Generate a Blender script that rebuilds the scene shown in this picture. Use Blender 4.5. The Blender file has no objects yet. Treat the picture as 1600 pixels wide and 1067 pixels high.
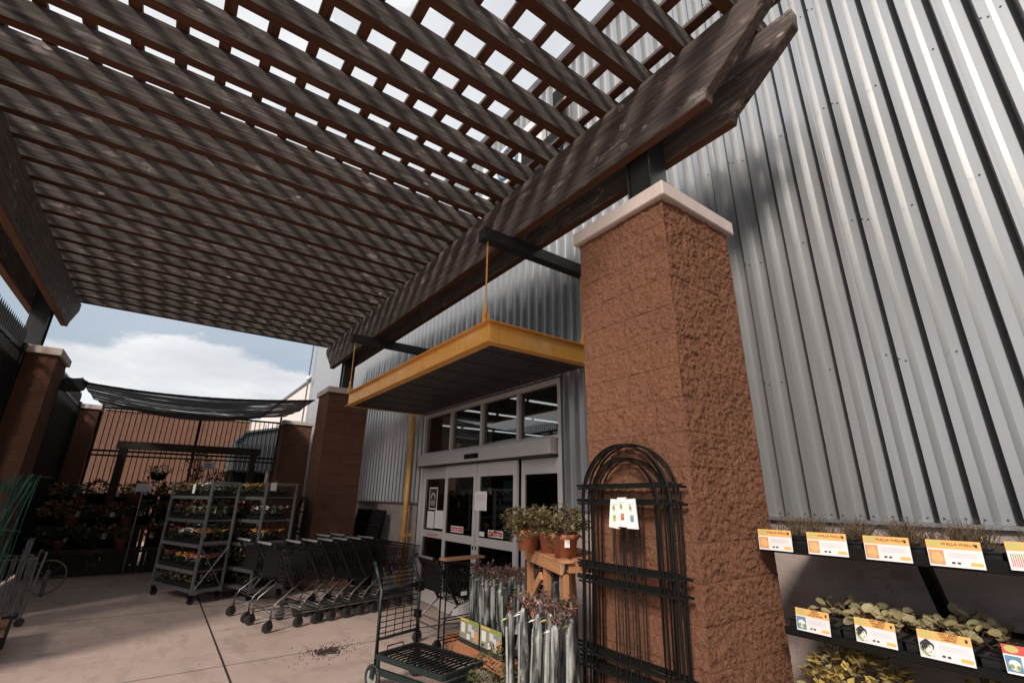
import bpy, math, random
from mathutils import Vector, Matrix, noise
R = random.Random(7)
PI = math.pi
scene = bpy.context.scene
COL = scene.collection

# ------------------------------------------------------------------ mesh builder
class MB:
    def __init__(s): s.v = []; s.f = []; s.m = []
    def add(s, vs, fs, mi=0):
        o = len(s.v); s.v.extend(tuple(p) for p in vs)
        for f in fs: s.f.append(tuple(i + o for i in f)); s.m.append(mi)
    def box(s, x0, x1, y0, y1, z0, z1, mi=0, bm=None):
        vs = [(x, y, z) for z in (z0, z1) for y in (y0, y1) for x in (x0, x1)]
        s.add(vs, [(0, 2, 3, 1)], mi if bm is None else bm)
        s.f.extend(tuple(i + len(s.v) - 8 for i in f) for f in [(4, 5, 7, 6), (0, 1, 5, 4), (2, 6, 7, 3), (0, 4, 6, 2), (1, 3, 7, 5)])
        s.m.extend([mi] * 5)
    def bar(s, p, q, w, h=None, mi=0, up=(0, 0, 1)):
        p = Vector(p); q = Vector(q); h = w if h is None else h
        d = (q - p).normalized(); u = Vector(up)
        if abs(d.dot(u)) > .98: u = Vector((1, 0, 0))
        a = d.cross(u).normalized() * w / 2; b = a.cross(d).normalized() * h / 2
        vs = [p - a - b, p + a - b, p + a + b, p - a + b, q - a - b, q + a - b, q + a + b, q - a + b]
        s.add(vs, [(0, 1, 2, 3), (7, 6, 5, 4), (0, 4, 5, 1), (1, 5, 6, 2), (2, 6, 7, 3), (3, 7, 4, 0)], mi)
    def tube(s, pts, r, n=5, mi=0, closed=False, cap=True):
        pts = [Vector(p) for p in pts]; k = len(pts); o = len(s.v); ref = None
        for i, p in enumerate(pts):
            a = pts[i - 1] if (i > 0 or closed) else p
            b = pts[(i + 1) % k] if (i < k - 1 or closed) else p
            d = (b - a).normalized()
            if ref is None: ref = Vector((0, 0, 1)) if abs(d.z) < .9 else Vector((1, 0, 0))
            u = d.cross(ref)
            if u.length < 1e-4: u = d.cross(Vector((0, 1, 0)))
            u.normalize(); w = d.cross(u).normalized(); ref = w.cross(d) if abs(w.dot(d)) < .9 else ref
            ref = w if False else ref
            rr = r[i] if isinstance(r, (list, tuple)) else r
            for j in range(n):
                t = 2 * PI * j / n; q = p + u * math.cos(t) * rr + w * math.sin(t) * rr
                s.v.append((q.x, q.y, q.z))
        for i in range(k if closed else k - 1):
            i2 = (i + 1) % k
            for j in range(n):
                s.f.append((o + i * n + j, o + i * n + (j + 1) % n, o + i2 * n + (j + 1) % n, o + i2 * n + j)); s.m.append(mi)
        if cap and not closed:
            s.f.append(tuple(o + j for j in range(n))[::-1]); s.m.append(mi)
            s.f.append(tuple(o + (k - 1) * n + j for j in range(n))); s.m.append(mi)
    def ring(s, c, rad, r, axis='z', n=20, m=5, mi=0, a0=0, a1=2 * PI):
        full = abs(a1 - a0 - 2 * PI) < 1e-6; pts = []
        for i in range(n if full else n + 1):
            t = a0 + (a1 - a0) * i / n; x, y = math.cos(t) * rad, math.sin(t) * rad
            pts.append(Vector(c) + (Vector((x, y, 0)) if axis == 'z' else Vector((0, x, y)) if axis == 'x' else Vector((x, 0, y))))
        s.tube(pts, r, m, mi, closed=full)
    def cyl(s, p, q, r0, r1=None, n=14, mi=0): s.tube([p, q], [r0, r0 if r1 is None else r1], n, mi)
    def lathe(s, c, prof, n=18, mi=0):
        o = len(s.v)
        for (r, z) in prof:
            for j in range(n): t = 2 * PI * j / n; s.v.append((c[0] + r * math.cos(t), c[1] + r * math.sin(t), c[2] + z))
        for i in range(len(prof) - 1):
            for j in range(n):
                s.f.append((o + i * n + j, o + i * n + (j + 1) % n, o + (i + 1) * n + (j + 1) % n, o + (i + 1) * n + j)); s.m.append(mi)
    def quad(s, a, b, c, d, mi=0): s.add([a, b, c, d], [(0, 1, 2, 3)], mi)
    def prism(s, poly, axis, a, b, mi=0, bm=None):
        n = len(poly)
        P = (lambda u, v, w: (w, u, v)) if axis == 'x' else (lambda u, v, w: (u, w, v)) if axis == 'y' else (lambda u, v, w: (u, v, w))
        vs = [P(u, v, a) for u, v in poly] + [P(u, v, b) for u, v in poly]
        s.add(vs, [tuple(range(n))[::-1], tuple(range(n, 2 * n))], mi)
        o = len(s.v) - 2 * n
        for i in range(n):
            j = (i + 1) % n
            low = bm is not None and poly[i][1] == poly[j][1] == min(p[1] for p in poly)
            s.f.append((o + i, o + j, o + n + j, o + n + i)); s.m.append(bm if low else mi)
    def leaf(s, c, d, nrm, L, W, mi=0, k=4):
        c = Vector(c); d = Vector(d).normalized(); a = d.cross(Vector(nrm))
        if a.length < 1e-3: a = d.cross(Vector((.3, .5, .8)))
        a.normalize(); up = a.cross(d)
        if k == 4: vs = [c, c + d * L * .55 + a * W * .5 + up * W * .12, c + d * L, c + d * L * .55 - a * W * .5 + up * W * .12]; fs = [(0, 1, 2), (0, 2, 3)]
        else:
            vs = [c + d * L * .5 + d * math.cos(2 * PI * i / k) * L * .5 + a * math.sin(2 * PI * i / k) * W * .5 + up * (W * .15 * abs(math.sin(2 * PI * i / k))) for i in range(k)]
            vs.append(c + d * L * .5); fs = [(i, (i + 1) % k, k) for i in range(k)]
        s.add(vs, fs, mi)
    def mesh(s, name, mats, smooth=False):
        me = bpy.data.meshes.new(name); me.from_pydata(s.v, [], s.f)
        for m in (mats if isinstance(mats, (list, tuple)) else [mats]): me.materials.append(m)
        me.polygons.foreach_set('material_index', s.m)
        if smooth: me.polygons.foreach_set('use_smooth', [True] * len(s.f))
        me.update(); return me
    def build(s, name, mats, parent=None, smooth=False, bevel=0):
        return link(name, s.mesh(name, mats, smooth), parent, bevel)

def link(name, me, parent=None, bevel=0):
    o = bpy.data.objects.new(name, me); COL.objects.link(o); o.parent = parent
    if bevel:
        b = o.modifiers.new('bevel', 'BEVEL'); b.width = bevel; b.segments = 1; b.limit_method = 'ANGLE'
    return o
def tag(o, label=None, cat=None, group=None, kind=None):
    if label: o['label'] = label
    if cat: o['category'] = cat
    if group: o['group'] = group
    if kind: o['kind'] = kind
    return o
def thing(name, label, cat, loc=(0, 0, 0), rz=0, group=None):
    o = bpy.data.objects.new(name, None); COL.objects.link(o); o.empty_display_size = .1
    o.location = loc; o.rotation_euler = (0, 0, rz)
    return tag(o, label, cat, group)
def dup(root, loc, rz=None, label=None, group=None):
    def cp(o, par):
        c = o.copy(); COL.objects.link(c); c.parent = par
        for ch in list(o.children): cp(ch, c)
        return c
    r = cp(root, None); r.location = loc
    if rz is not None: r.rotation_euler = (0, 0, rz)
    if label: r['label'] = label
    if group: r['group'] = group
    return r
def local(loc, rz, p):
    c, s = math.cos(rz), math.sin(rz)
    return (loc[0] + c * p[0] - s * p[1], loc[1] + s * p[0] + c * p[1], loc[2] + p[2])
def text(name, body, size, mat, parent, loc, rot, align='CENTER'):
    cu = bpy.data.curves.new(name, 'FONT'); cu.body = body; cu.size = size; cu.align_x = align; cu.align_y = 'CENTER'
    cu.extrude = .0004; cu.materials.append(mat)
    tmp = bpy.data.objects.new('tmp_text', cu); COL.objects.link(tmp); bpy.context.view_layer.update()
    me = bpy.data.meshes.new_from_object(tmp.evaluated_get(bpy.context.evaluated_depsgraph_get())); me.name = name
    bpy.data.objects.remove(tmp); bpy.data.curves.remove(cu)
    o = link(name, me, parent); o.location = loc; o.rotation_euler = rot
    return o

# ------------------------------------------------------------------ materials
def mat(name, color, rough=.6, metal=0, spec=.5):
    m = bpy.data.materials.new(name); m.use_nodes = True
    b = m.node_tree.nodes['Principled BSDF']
    b.inputs['Base Color'].default_value = (*color, 1); b.inputs['Roughness'].default_value = rough
    b.inputs['Metallic'].default_value = metal; b.inputs['Specular IOR Level'].default_value = spec
    return m
class NT:
    def __init__(s, m): s.t = m.node_tree; s.n = s.t.nodes; s.b = s.n.get('Principled BSDF')
    def node(s, ty, ins=None, **kw):
        x = s.n.new(ty)
        for k, v in kw.items(): setattr(x, k, v)
        for k, v in (ins or {}).items():
            if isinstance(v, bpy.types.NodeSocket): s.t.links.new(v, x.inputs[k])
            else: x.inputs[k].default_value = v
        return x
    def link(s, a, b): s.t.links.new(a, b)
    def noise(s, vec, scale, detail=4, rough=.6, dist=0):
        return s.node('ShaderNodeTexNoise', {'Vector': vec, 'Scale': scale, 'Detail': detail, 'Roughness': rough, 'Distortion': dist}).outputs['Fac']
    def mapping(s, vec, scale=(1, 1, 1), rot=(0, 0, 0), loc=(0, 0, 0)):
        return s.node('ShaderNodeMapping', {'Vector': vec, 'Scale': scale, 'Rotation': rot, 'Location': loc}).outputs['Vector']
    def ramp(s, fac, stops):
        x = s.node('ShaderNodeValToRGB', {'Fac': fac}); e = x.color_ramp.elements
        while len(e) < len(stops): e.new(.5)
        for i, (p, c) in enumerate(stops): e[i].position = p; e[i].color = (*c, 1) if len(c) == 3 else c
        return x.outputs['Color']
    def mix(s, fac, a, b, mode='MIX'):
        x = s.node('ShaderNodeMix', data_type='RGBA', blend_type=mode)
        for i, v in ((0, fac), (6, a), (7, b)):
            if isinstance(v, bpy.types.NodeSocket): s.t.links.new(v, x.inputs[i])
            else: x.inputs[i].default_value = v if i == 0 else (*v, 1)
        return x.outputs[2]
    def math(s, op, a, b=0):
        x = s.node('ShaderNodeMath', operation=op)
        for i, v in ((0, a), (1, b)):
            if isinstance(v, bpy.types.NodeSocket): s.t.links.new(v, x.inputs[i])
            else: x.inputs[i].default_value = v
        return x.outputs[0]
    def bump(s, h, strength=.4, dist=.01, nrm=None):
        x = s.node('ShaderNodeBump', {'Height': h, 'Strength': strength, 'Distance': dist})
        if nrm: s.t.links.new(nrm, x.inputs['Normal'])
        return x.outputs['Normal']
    def obj(s): return s.node('ShaderNodeTexCoord').outputs['Object']
    def rnd(s): return s.node('ShaderNodeObjectInfo').outputs['Random']

def vary(name, color, rough=.6, metal=0, amt=.25, scale=20, bump=0, rrand=.0, spec=.5):
    """plain material with blotchy brightness variation"""
    m = mat(name, color, rough, metal, spec); t = NT(m); o = t.obj()
    f = t.noise(o, scale, 5)
    c = t.mix(f, tuple(c * (1 - amt) for c in color), tuple(min(1, c * (1 + amt)) for c in color))
    if rrand: c = t.mix(t.math('MULTIPLY', t.rnd(), rrand), c, tuple(x * .35 for x in color))
    t.link(c, t.b.inputs['Base Color'])
    t.link(t.math('ADD', t.math('MULTIPLY', t.noise(o, scale * 2.3, 3), .25), rough - .12), t.b.inputs['Roughness'])
    if bump: t.link(t.bump(f, bump, .004), t.b.inputs['Normal'])
    return m

def wood(name, axis, dark, mid, light, bump=.5, scale=1.0, patch=True, rough=.8):
    m = mat(name, mid, rough, 0, .25); t = NT(m); o = t.obj()
    seed = t.node('ShaderNodeCombineXYZ', {'X': t.math('MULTIPLY', t.rnd(), 37.), 'Y': t.math('MULTIPLY', t.rnd(), 11.), 'Z': t.math('MULTIPLY', t.rnd(), 23.)}).outputs[0]
    p = t.node('ShaderNodeVectorMath', {0: o, 1: seed}, operation='ADD').outputs[0]
    st = [22, 22, 22]; st['xyz'.index(axis)] = 1.1
    g = t.noise(t.mapping(p, tuple(x * scale for x in st)), 1.6, 6, .65, .5)
    st2 = [70, 70, 70]; st2['xyz'.index(axis)] = 2.5
    fine = t.noise(t.mapping(p, tuple(x * scale for x in st2)), 1.5, 4, .7)
    c = t.ramp(g, [(.28, dark), (.5, mid), (.72, light)])
    c = t.mix(t.math('MULTIPLY', fine, .45), c, dark)
    c = t.mix(t.math('MULTIPLY', t.rnd(), .3), c, tuple(x * .55 for x in mid))
    if patch:   # worn pale scuffs and darker weather stains with a shape of their own
        w = t.noise(t.mapping(p, tuple(4.2 if 'xyz'[i] != axis else 1.5 for i in range(3))), 2.0, 8, .74, .3)
        c = t.mix(t.ramp(w, [(.57, (0, 0, 0)), (.70, (.8,) * 3)]), c, tuple(min(1, x * 1.5 + .03) for x in light))
        c = t.mix(t.ramp(w, [(.28, (.6,) * 3), (.42, (0, 0, 0))]), c, tuple(x * .5 for x in dark))
        fl = t.node('ShaderNodeTexVoronoi', {'Vector': t.mapping(p, tuple(3.4 if 'xyz'[i] != axis else 1.7 for i in range(3))), 'Scale': 1.15}).outputs['Distance']
        c = t.mix(t.ramp(t.math('ADD', fl, t.math('MULTIPLY', fine, .06)), [(.075, (.85,) * 3), (.105, (0, 0, 0))]), c, (.52, .44, .38))
        kn = t.node('ShaderNodeTexVoronoi', {'Vector': t.mapping(p, tuple(2.6 if 'xyz'[i] != axis else 1.1 for i in range(3))), 'Scale': 1.6}).outputs['Distance']
        c = t.mix(t.ramp(kn, [(.045, (.8,) * 3), (.09, (0, 0, 0))]), c, tuple(x * .35 for x in dark))
    t.link(c, t.b.inputs['Base Color'])
    t.link(t.bump(t.math('ADD', t.math('MULTIPLY', g, .6), t.math('MULTIPLY', fine, .5)), bump, .006), t.b.inputs['Normal'])
    return m

def block(name, base, w=.4064, h=.2032, mort=.42):
    m = mat(name, base, .92, 0, .15); t = NT(m); o = t.obj()
    g = t.node('ShaderNodeNewGeometry').outputs['True Normal']
    sx = t.node('ShaderNodeSeparateXYZ', {0: o}).outputs; sn = t.node('ShaderNodeSeparateXYZ', {0: g}).outputs
    ax = t.math('GREATER_THAN', t.math('ABSOLUTE', sn[1]), t.math('ABSOLUTE', sn[0]))
    u = t.math('ADD', t.math('MULTIPLY', sx[0], ax), t.math('MULTIPLY', sx[1], t.math('SUBTRACT', 1, ax)))
    vec = t.node('ShaderNodeCombineXYZ', {'X': u, 'Y': sx[2], 'Z': 0.}).outputs[0]
    br = t.node('ShaderNodeTexBrick', {'Vector': vec, 'Color1': (.25, .25, .25, 1), 'Color2': (.85, .85, .85, 1), 'Mortar': (0, 0, 0, 1), 'Scale': 1., 'Mortar Size': .0035, 'Mortar Smooth': .3, 'Bias': 0., 'Brick Width': w, 'Row Height': h})
    br.offset = .5; br.squash = 1.
    n1 = t.noise(t.mapping(o, (1, 1, 1.5)), 62, 9, .82, 0); n2 = t.noise(o, 6, 5, .6); n3 = t.noise(o, 85, 5, .8)
    c = t.mix(t.ramp(n1, [(.3, (0, 0, 0)), (.68, (1, 1, 1))]), tuple(x * .48 for x in base), tuple(min(1, x * 1.38) for x in base))
    c = t.mix(t.math('MULTIPLY', br.outputs['Color'], .5), c, tuple(x * .62 for x in (base[0], base[1] * 1.05, base[2] * 1.1)))
    c = t.mix(t.ramp(n2, [(.55, (0, 0, 0)), (.75, (.5,) * 3)]), c, (base[0] * .5, base[1] * .5, base[2] * .55))
    c = t.mix(t.ramp(n3, [(.56, (0, 0, 0)), (.72, (.55,) * 3)]), c, (base[0] * 1.45, base[1] * 1.55, base[2] * 1.65)); c = t.mix(t.ramp(n3, [(.34, (.85,) * 3), (.46, (0, 0, 0))]), c, tuple(x * .28 for x in base))  # high grain paler; low grain darkened, pit shade put into the colour
    # lime bloom and dark soot patches
    n4 = t.noise(t.mapping(o, (3, 3, 1.2), loc=(4.2, 1.7, .6)), 1.6, 7, .72)
    c = t.mix(t.ramp(n4, [(.66, (0, 0, 0)), (.8, (.55,) * 3)]), c, (.52, .42, .36))
    c = t.mix(t.ramp(n4, [(.24, (.75,) * 3), (.34, (0, 0, 0))]), c, tuple(x * .2 for x in base))
    c = t.mix(t.math('MULTIPLY', br.outputs['Fac'], .65), c, tuple(min(1, x * mort) for x in base))
    t.link(c, t.b.inputs['Base Color'])
    hgt = t.math('ADD', t.math('MULTIPLY', n1, 1.), t.math('MULTIPLY', n3, .9))
    hgt = t.math('SUBTRACT', hgt, t.math('MULTIPLY', br.outputs['Fac'], .5))
    t.link(t.bump(hgt, 1., .03), t.b.inputs['Normal'])
    return m

def concrete(name, a, b, scale=1., stain=True, bumps=.25, rough=.85):
    m = mat(name, a, rough, 0, .25); t = NT(m); o = t.obj()
    n1 = t.noise(o, 1.1 * scale, 9, .62, .4); n2 = t.noise(o, 42 * scale, 5, .7); n3 = t.noise(t.mapping(o, (1, .35, 1), rot=(0, 0, .5)), 2.6 * scale, 7, .7)
    c = t.mix(t.ramp(n1, [(.3, (0, 0, 0)), (.7, (1, 1, 1))]), a, b)
    c = t.mix(t.math('MULTIPLY', t.ramp(n2, [(.35, (0, 0, 0)), (.7, (1, 1, 1))]), .3), c, tuple(x * .62 for x in a))
    if stain:
        c = t.mix(t.ramp(n3, [(.50, (0, 0, 0)), (.72, (.6,) * 3)]), c, tuple(x * .5 for x in a))
        n5 = t.noise(t.mapping(o, (.5, 2.2, 1), rot=(0, 0, -.35)), 1.9 * scale, 8, .72, .6)
        c = t.mix(t.ramp(n5, [(.56, (0, 0, 0)), (.66, (.45,) * 3)]), c, tuple(x * .55 for x in a)); c = t.mix(t.ramp(n5, [(.30, (.4,) * 3), (.40, (0, 0, 0))]), c, tuple(min(1, x * 1.25) for x in b))
        sp = t.node('ShaderNodeTexVoronoi', {'Vector': o, 'Scale': 3.1 * scale}).outputs['Distance']
        c = t.mix(t.ramp(sp, [(.035, (.7,) * 3), (.07, (0, 0, 0))]), c, tuple(x * .35 for x in a))
    t.link(c, t.b.inputs['Base Color'])
    t.link(t.bump(t.math('ADD', n2, t.math('MULTIPLY', n1, .7)), bumps, .006), t.b.inputs['Normal'])
    return m

def sheetmetal(name, color=(.48, .487, .495), rough=.36, warp=.012):
    m = mat(name, color, rough, .74); t = NT(m); o = t.obj()
    big = t.noise(t.mapping(o, (1, 2.2, .55)), 1.3, 3, .5); fine = t.noise(o, 260, 3, .6); mid = t.noise(t.mapping(o, (9, 9, .8)), 1.4, 5, .6)
    c = t.mix(mid, tuple(x * .95 for x in color), tuple(min(1, x * 1.04) for x in color))
    c = t.mix(t.math('MULTIPLY', fine, .2), c, tuple(x * .8 for x in color))
    t.link(c, t.b.inputs['Base Color'])
    t.link(t.math('ADD', t.math('MULTIPLY', mid, .06), rough - .03), t.b.inputs['Roughness'])
    t.link(t.bump(big, warp, .02), t.b.inputs['Normal'])
    return m

WOODX = wood('weathered wood along x', 'x', (.030, .023, .020), (.103, .084, .077), (.235, .20, .185))
WOODY = wood('weathered wood along y', 'y', (.038, .028, .024), (.135, .108, .098), (.31, .255, .23))
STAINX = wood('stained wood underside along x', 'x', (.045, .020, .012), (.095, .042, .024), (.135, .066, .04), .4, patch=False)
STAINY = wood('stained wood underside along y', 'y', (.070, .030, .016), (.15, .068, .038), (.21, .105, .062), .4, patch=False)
DARKWOOD = wood('dark gate wood', 'z', (.02, .016, .013), (.05, .04, .033), (.08, .065, .055))
PINE = wood('raw pine', 'z', (.30, .125, .055), (.46, .22, .105), (.58, .32, .17), .3, .8, patch=False, rough=.6)
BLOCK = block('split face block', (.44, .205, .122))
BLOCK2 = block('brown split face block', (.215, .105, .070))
BLOCKFAR = block('orange block wall', (.27, .145, .10), .40, .2032, 1.9)
CAP = concrete('cast cap', (.54, .45, .41), (.63, .54, .50), 5, False, .15)
FLOOR = concrete('pink grey concrete', (.45, .335, .29), (.55, .42, .365), 1.)
ROADC = concrete('dark yard asphalt', (.05, .048, .045), (.075, .07, .066), 1.)
STEMC = concrete('stem wall concrete', (.36, .29, .265), (.47, .39, .36), 2.5)
METAL = sheetmetal('galvalume sheet')
METALD = sheetmetal('dark trim sheet', (.16, .16, .165), .45, .05)
WHITEP = concrete('painted stucco', (.78, .71, .67), (.85, .78, .74), 1., False, .1)
ALU = vary('anodised aluminium', (.62, .59, .58), .45, .15, .06, 30)
ALUD = vary('dark track', (.03, .03, .03), .5, .2)
CART = vary('grey powder coat', (.20, .20, .205), .5, .6, .2, 15)
ZINC = vary('worn galvanised steel', (.25, .25, .257), .45, .8, .3, 9)
STEEL = vary('black post paint', (.022, .021, .021), .5, 0, .3, 12)
POST = vary('grey post paint', (.028, .029, .031), .45, .2, .25, 12)
BLACK = vary('black powder coat', (.007, .0066, .0062), .5, 0, .3, 25, spec=.18)
WIRE = vary('black cart wire', (.013, .013, .013), .42, .2, .3, 25, spec=.35)
CHROME = vary('bright cart tube', (.19, .175, .168), .36, .85, .15, 25)
GREENP = vary('dark green powder coat', (.012, .022, .020), .4, .1, .3, 15)
RUBBER = vary('grey rubber', (.03, .029, .028), .7, 0, .3, 30)
HUB = vary('pale wheel rim', (.34, .34, .33), .5, .3)
PLASTIC = vary('black tray plastic', (.012, .012, .013), .38, 0, .3, 30, spec=.35)
SOIL = vary('potting soil', (.035, .022, .016), .95, 0, .5, 60, .6)
YELLOW = vary('yellow enamel', (.80, .40, .075), .36, 0, .1, 4)
_y = NT(YELLOW); _o = _y.obj(); _n1 = _y.noise(_y.mapping(_o, (9, 9, 1.2)), 1.5, 7, .7); _n2 = _y.noise(_o, 2.2, 6, .65)
_c = _y.mix(_y.ramp(_n1, [(.5, (0, 0, 0)), (.72, (.5,) * 3)]), (.80, .40, .075), (.52, .23, .05)); _c = _y.mix(_y.ramp(_n2, [(.48, (0, 0, 0)), (.70, (.55,) * 3)]), _c, (.88, .60, .30))
_y.link(_c, _y.b.inputs['Base Color']); _y.link(_y.math('ADD', .3, _y.math('MULTIPLY', _n2, .35)), _y.b.inputs['Roughness'])
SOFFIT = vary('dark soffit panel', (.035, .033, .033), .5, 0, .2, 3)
CLOTH = None
TERRA = vary('terracotta plastic', (.40, .135, .065), .55, 0, .15, 14)
WHITE = vary('white card', (.80, .78, .78), .55, 0, .04, 12)
ORANGE = mat('orange header', (.86, .47, .15), .5)
AMBER = mat('amber price patch', (.85, .50, .12), .5)
REDP = mat('red print', (.62, .10, .08), .5)
INK = mat('dark ink', (.03, .03, .035), .5)
OLIVE = mat('olive oval', (.55, .50, .17), .5)
BLUEP = mat('blue print', (.14, .27, .42), .4)
LBLUE = mat('pale blue print', (.42, .55, .62), .4)
ONION = vary('onion photo', (.70, .33, .14), .5, 0, .4, 60)
LGREY = mat('pale grey print', (.66, .66, .70), .5)
GREENPR = mat('printed green', (.30, .36, .07), .45)
PUMP = vary('orange gourd', (.75, .27, .03), .45, 0, .15, 10)
SLEEVE = vary('silver plastic sleeve', (.30, .31, .305), .34, .3, .5, 26, .9, .45)
t = NT(SLEEVE); _o = t.obj(); _sd = t.node('ShaderNodeVectorMath', {0: _o, 1: t.node('ShaderNodeCombineXYZ', {'X': t.math('MULTIPLY', t.rnd(), 9.), 'Y': t.math('MULTIPLY', t.rnd(), 5.), 'Z': 0.}).outputs[0]}, operation='ADD').outputs[0]
_a = t.noise(t.mapping(_sd, (1, 1, .12)), 26, 3, .5); _b = t.noise(_sd, 120, 2, .5); _c = t.noise(t.mapping(_sd, (1, 1, .5)), 9, 4, .6)
_cl = t.ramp(_a, [(.42, (.018, .020, .018)), (.49, (.16, .17, .16)), (.60, (.62, .62, .60))])
_cl = t.mix(t.math('MULTIPLY', _b, .6), _cl, (.07, .075, .07)); _cl = t.mix(t.ramp(_c, [(.56, (0, 0, 0)), (.66, (.8,) * 3)]), _cl, (.02, .022, .02))
t.link(_cl, t.b.inputs['Base Color'])
STEM = vary('rose stem', (.13, .055, .04), .6, 0, .4, 40); STRIP = vary('sleeve print strip', (.34, .35, .34), .4, 0, .6, 60); STEM2 = vary('rose bud', (.30, .16, .14), .6, 0, .5, 40)
TAN = vary('tan fence slat', (.24, .19, .15), .8, 0, .3, 8)
WIREG = vary('green wire', (.02, .105, .08), .4, .2, .2, 10)
BEDTUBE = mat('lamp tube', (.9, .9, .9), .5)
_t = NT(BEDTUBE); _t.b.inputs['Emission Color'].default_value = (1, .98, .95, 1); _t.b.inputs['Emission Strength'].default_value = 1.7
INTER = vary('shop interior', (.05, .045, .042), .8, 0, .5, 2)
LEAFS = {}
def leafmat(name, c):
    if name not in LEAFS:
        m = vary('leaf ' + name, c, .55, 0, .45, 16); LEAFS[name] = m
        b = NT(m).b; b.inputs['Subsurface Weight'].default_value = 0
    return LEAFS[name]
L_FERN = leafmat('fern', (.10, .082, .030)); L_FERN2 = leafmat('fern light', (.19, .155, .068))
L_DARK = leafmat('dark', (.040, .048, .022)); L_MID = leafmat('mid', (.085, .095, .04)); L_PALE = leafmat('pale cabbage', (.33, .275, .145)); L_PALE2 = leafmat('pale cabbage b', (.25, .205, .11))
L_ONION = leafmat('onion blade', (.12, .075, .045)); L_ONION2 = leafmat('onion blade green', (.075, .06, .028)); L_GOLD = leafmat('golden', (.46, .33, .08)); L_RED = leafmat('red', (.17, .045, .03)); L_RUST = leafmat('rust', (.33, .10, .03))
F_WHITE = leafmat('white petal', (.75, .70, .68)); F_PINK = leafmat('pink petal', (.70, .22, .22)); F_ORANGE = leafmat('orange petal', (.75, .27, .06)); F_YEL = leafmat('yellow petal', (.72, .45, .12)); F_MAROON = leafmat('maroon petal', (.22, .03, .05))

GLASS = bpy.data.materials.new('shop glass'); GLASS.use_nodes = True
_n = NT(GLASS); _n.n.remove(_n.b)
_bf = _n.node('ShaderNodeNewGeometry').outputs['Backfacing']
_fr = _n.node('ShaderNodeFresnel', {'IOR': _n.math('SUBTRACT', 2.0, _n.math('MULTIPLY', _bf, 2.0 - 1 / 2.0))}).outputs[0]
_tr = _n.node('ShaderNodeBsdfTransparent', {'Color': (.42, .44, .44, 1)}).outputs[0]; _gl = _n.node('ShaderNodeBsdfGlossy', {'Color': (1, 1, 1, 1), 'Roughness': .02}).outputs[0]
_mx = _n.node('ShaderNodeMixShader', {0: _fr, 1: _tr, 2: _gl}); _n.link(_mx.outputs[0], _n.n['Material Output'].inputs[0])
def cloth(name, c, tr):
    m = bpy.data.materials.new(name); m.use_nodes = True; t = NT(m); t.b.inputs['Base Color'].default_value = (*c, 1); t.b.inputs['Roughness'].default_value = .8
    x = t.node('ShaderNodeBsdfTransparent'); tl = t.node('ShaderNodeBsdfTranslucent', {'Color': (*[k * 2.2 for k in c], 1)})
    a = t.node('ShaderNodeMixShader', {0: .15, 1: t.b.outputs[0], 2: tl.outputs[0]}); b = t.node('ShaderNodeMixShader', {0: tr, 1: a.outputs[0], 2: x.outputs[0]})
    t.link(b.outputs[0], t.n['Material Output'].inputs[0]); return m
SAIL = cloth('black shade cloth', (.012, .0105, .0095), .04)
t = NT(SAIL); _o = t.obj()
_st = t.noise(t.mapping(_o, (.22, 5.5, 5.5), rot=(0, 0, .06)), 1.5, 5, .65, .2)
_mx = [n for n in t.n if n.type == 'MIX_SHADER']
_last = [n for n in _mx if n.outputs[0].links and n.outputs[0].links[0].to_node.type == 'OUTPUT_MATERIAL'][0]
t.link(t.ramp(_st, [(.50, (.015,) * 3), (.60, (.06,) * 3), (.66, (.80,) * 3)]), _last.inputs[0])
MESHC = cloth('dark privacy cloth', (.03, .026, .023), .10)

# ------------------------------------------------------------------ camera, sun, sky
F_PX = 725.1487
right = Vector((.80897185, -.58771602, .01242667)); down = Vector((.19599713, .24973338, -.94827125)); fwd = Vector((.55421085, .76956034, .31721793))
cam = bpy.data.cameras.new('camera'); co = bpy.data.objects.new('camera', cam); COL.objects.link(co)
rm = Matrix((right, -down, -fwd)).transposed().to_4x4(); rm.translation = (0, 0, 1.65); co.matrix_world = rm
cam.sensor_width = 36; cam.lens = F_PX * 36 / 1600; cam.clip_end = 2000; cam.clip_start = .05
scene.camera = co
EL = math.radians(33); az = Vector((.85, .53, 0)).normalized()
sd = Vector((az.x * math.cos(EL), az.y * math.cos(EL), -math.sin(EL)))
sun = bpy.data.lights.new('sun', 'SUN'); so = bpy.data.objects.new('sun', sun); COL.objects.link(so)
so.rotation_euler = sd.to_track_quat('-Z', 'Y').to_euler(); so.location = (-8, -8, 12)
sun.energy = 2.4; sun.angle = math.radians(11); sun.color = (1, .90, .80)
w = bpy.data.worlds.new('World'); scene.world = w; w.use_nodes = True
t = NT(w); bg = t.n['Background']; out = t.n['World Output']
sky = t.node('ShaderNodeTexSky', sky_type='NISHITA', sun_disc=False, sun_elevation=EL, sun_rotation=math.atan2(-az.x, -az.y), altitude=50, air_density=1., dust_density=1.6, ozone_density=1.)
t.link(t.mix(.5, sky.outputs[0], (3.6, 4.3, 4.9)), bg.inputs[0]); bg.inputs[1].default_value = .085
g = t.node('ShaderNodeTexCoord').outputs['Generated']; sp = t.node('ShaderNodeSeparateXYZ', {0: g}).outputs
zz = t.math('ADD', t.math('MAXIMUM', sp[2], 0), .22)
uv = t.node('ShaderNodeCombineXYZ', {'X': t.math('DIVIDE', sp[0], zz), 'Y': t.math('DIVIDE', sp[1], zz), 'Z': 0.}).outputs[0]
uv = t.mapping(uv, loc=(3.1, 1.35, 0))
cn = t.noise(uv, 1.15, 9, .56, .25); cs = t.noise(t.mapping(uv, loc=(.18, .12, .3)), 1.5, 7, .6, .2)
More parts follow.
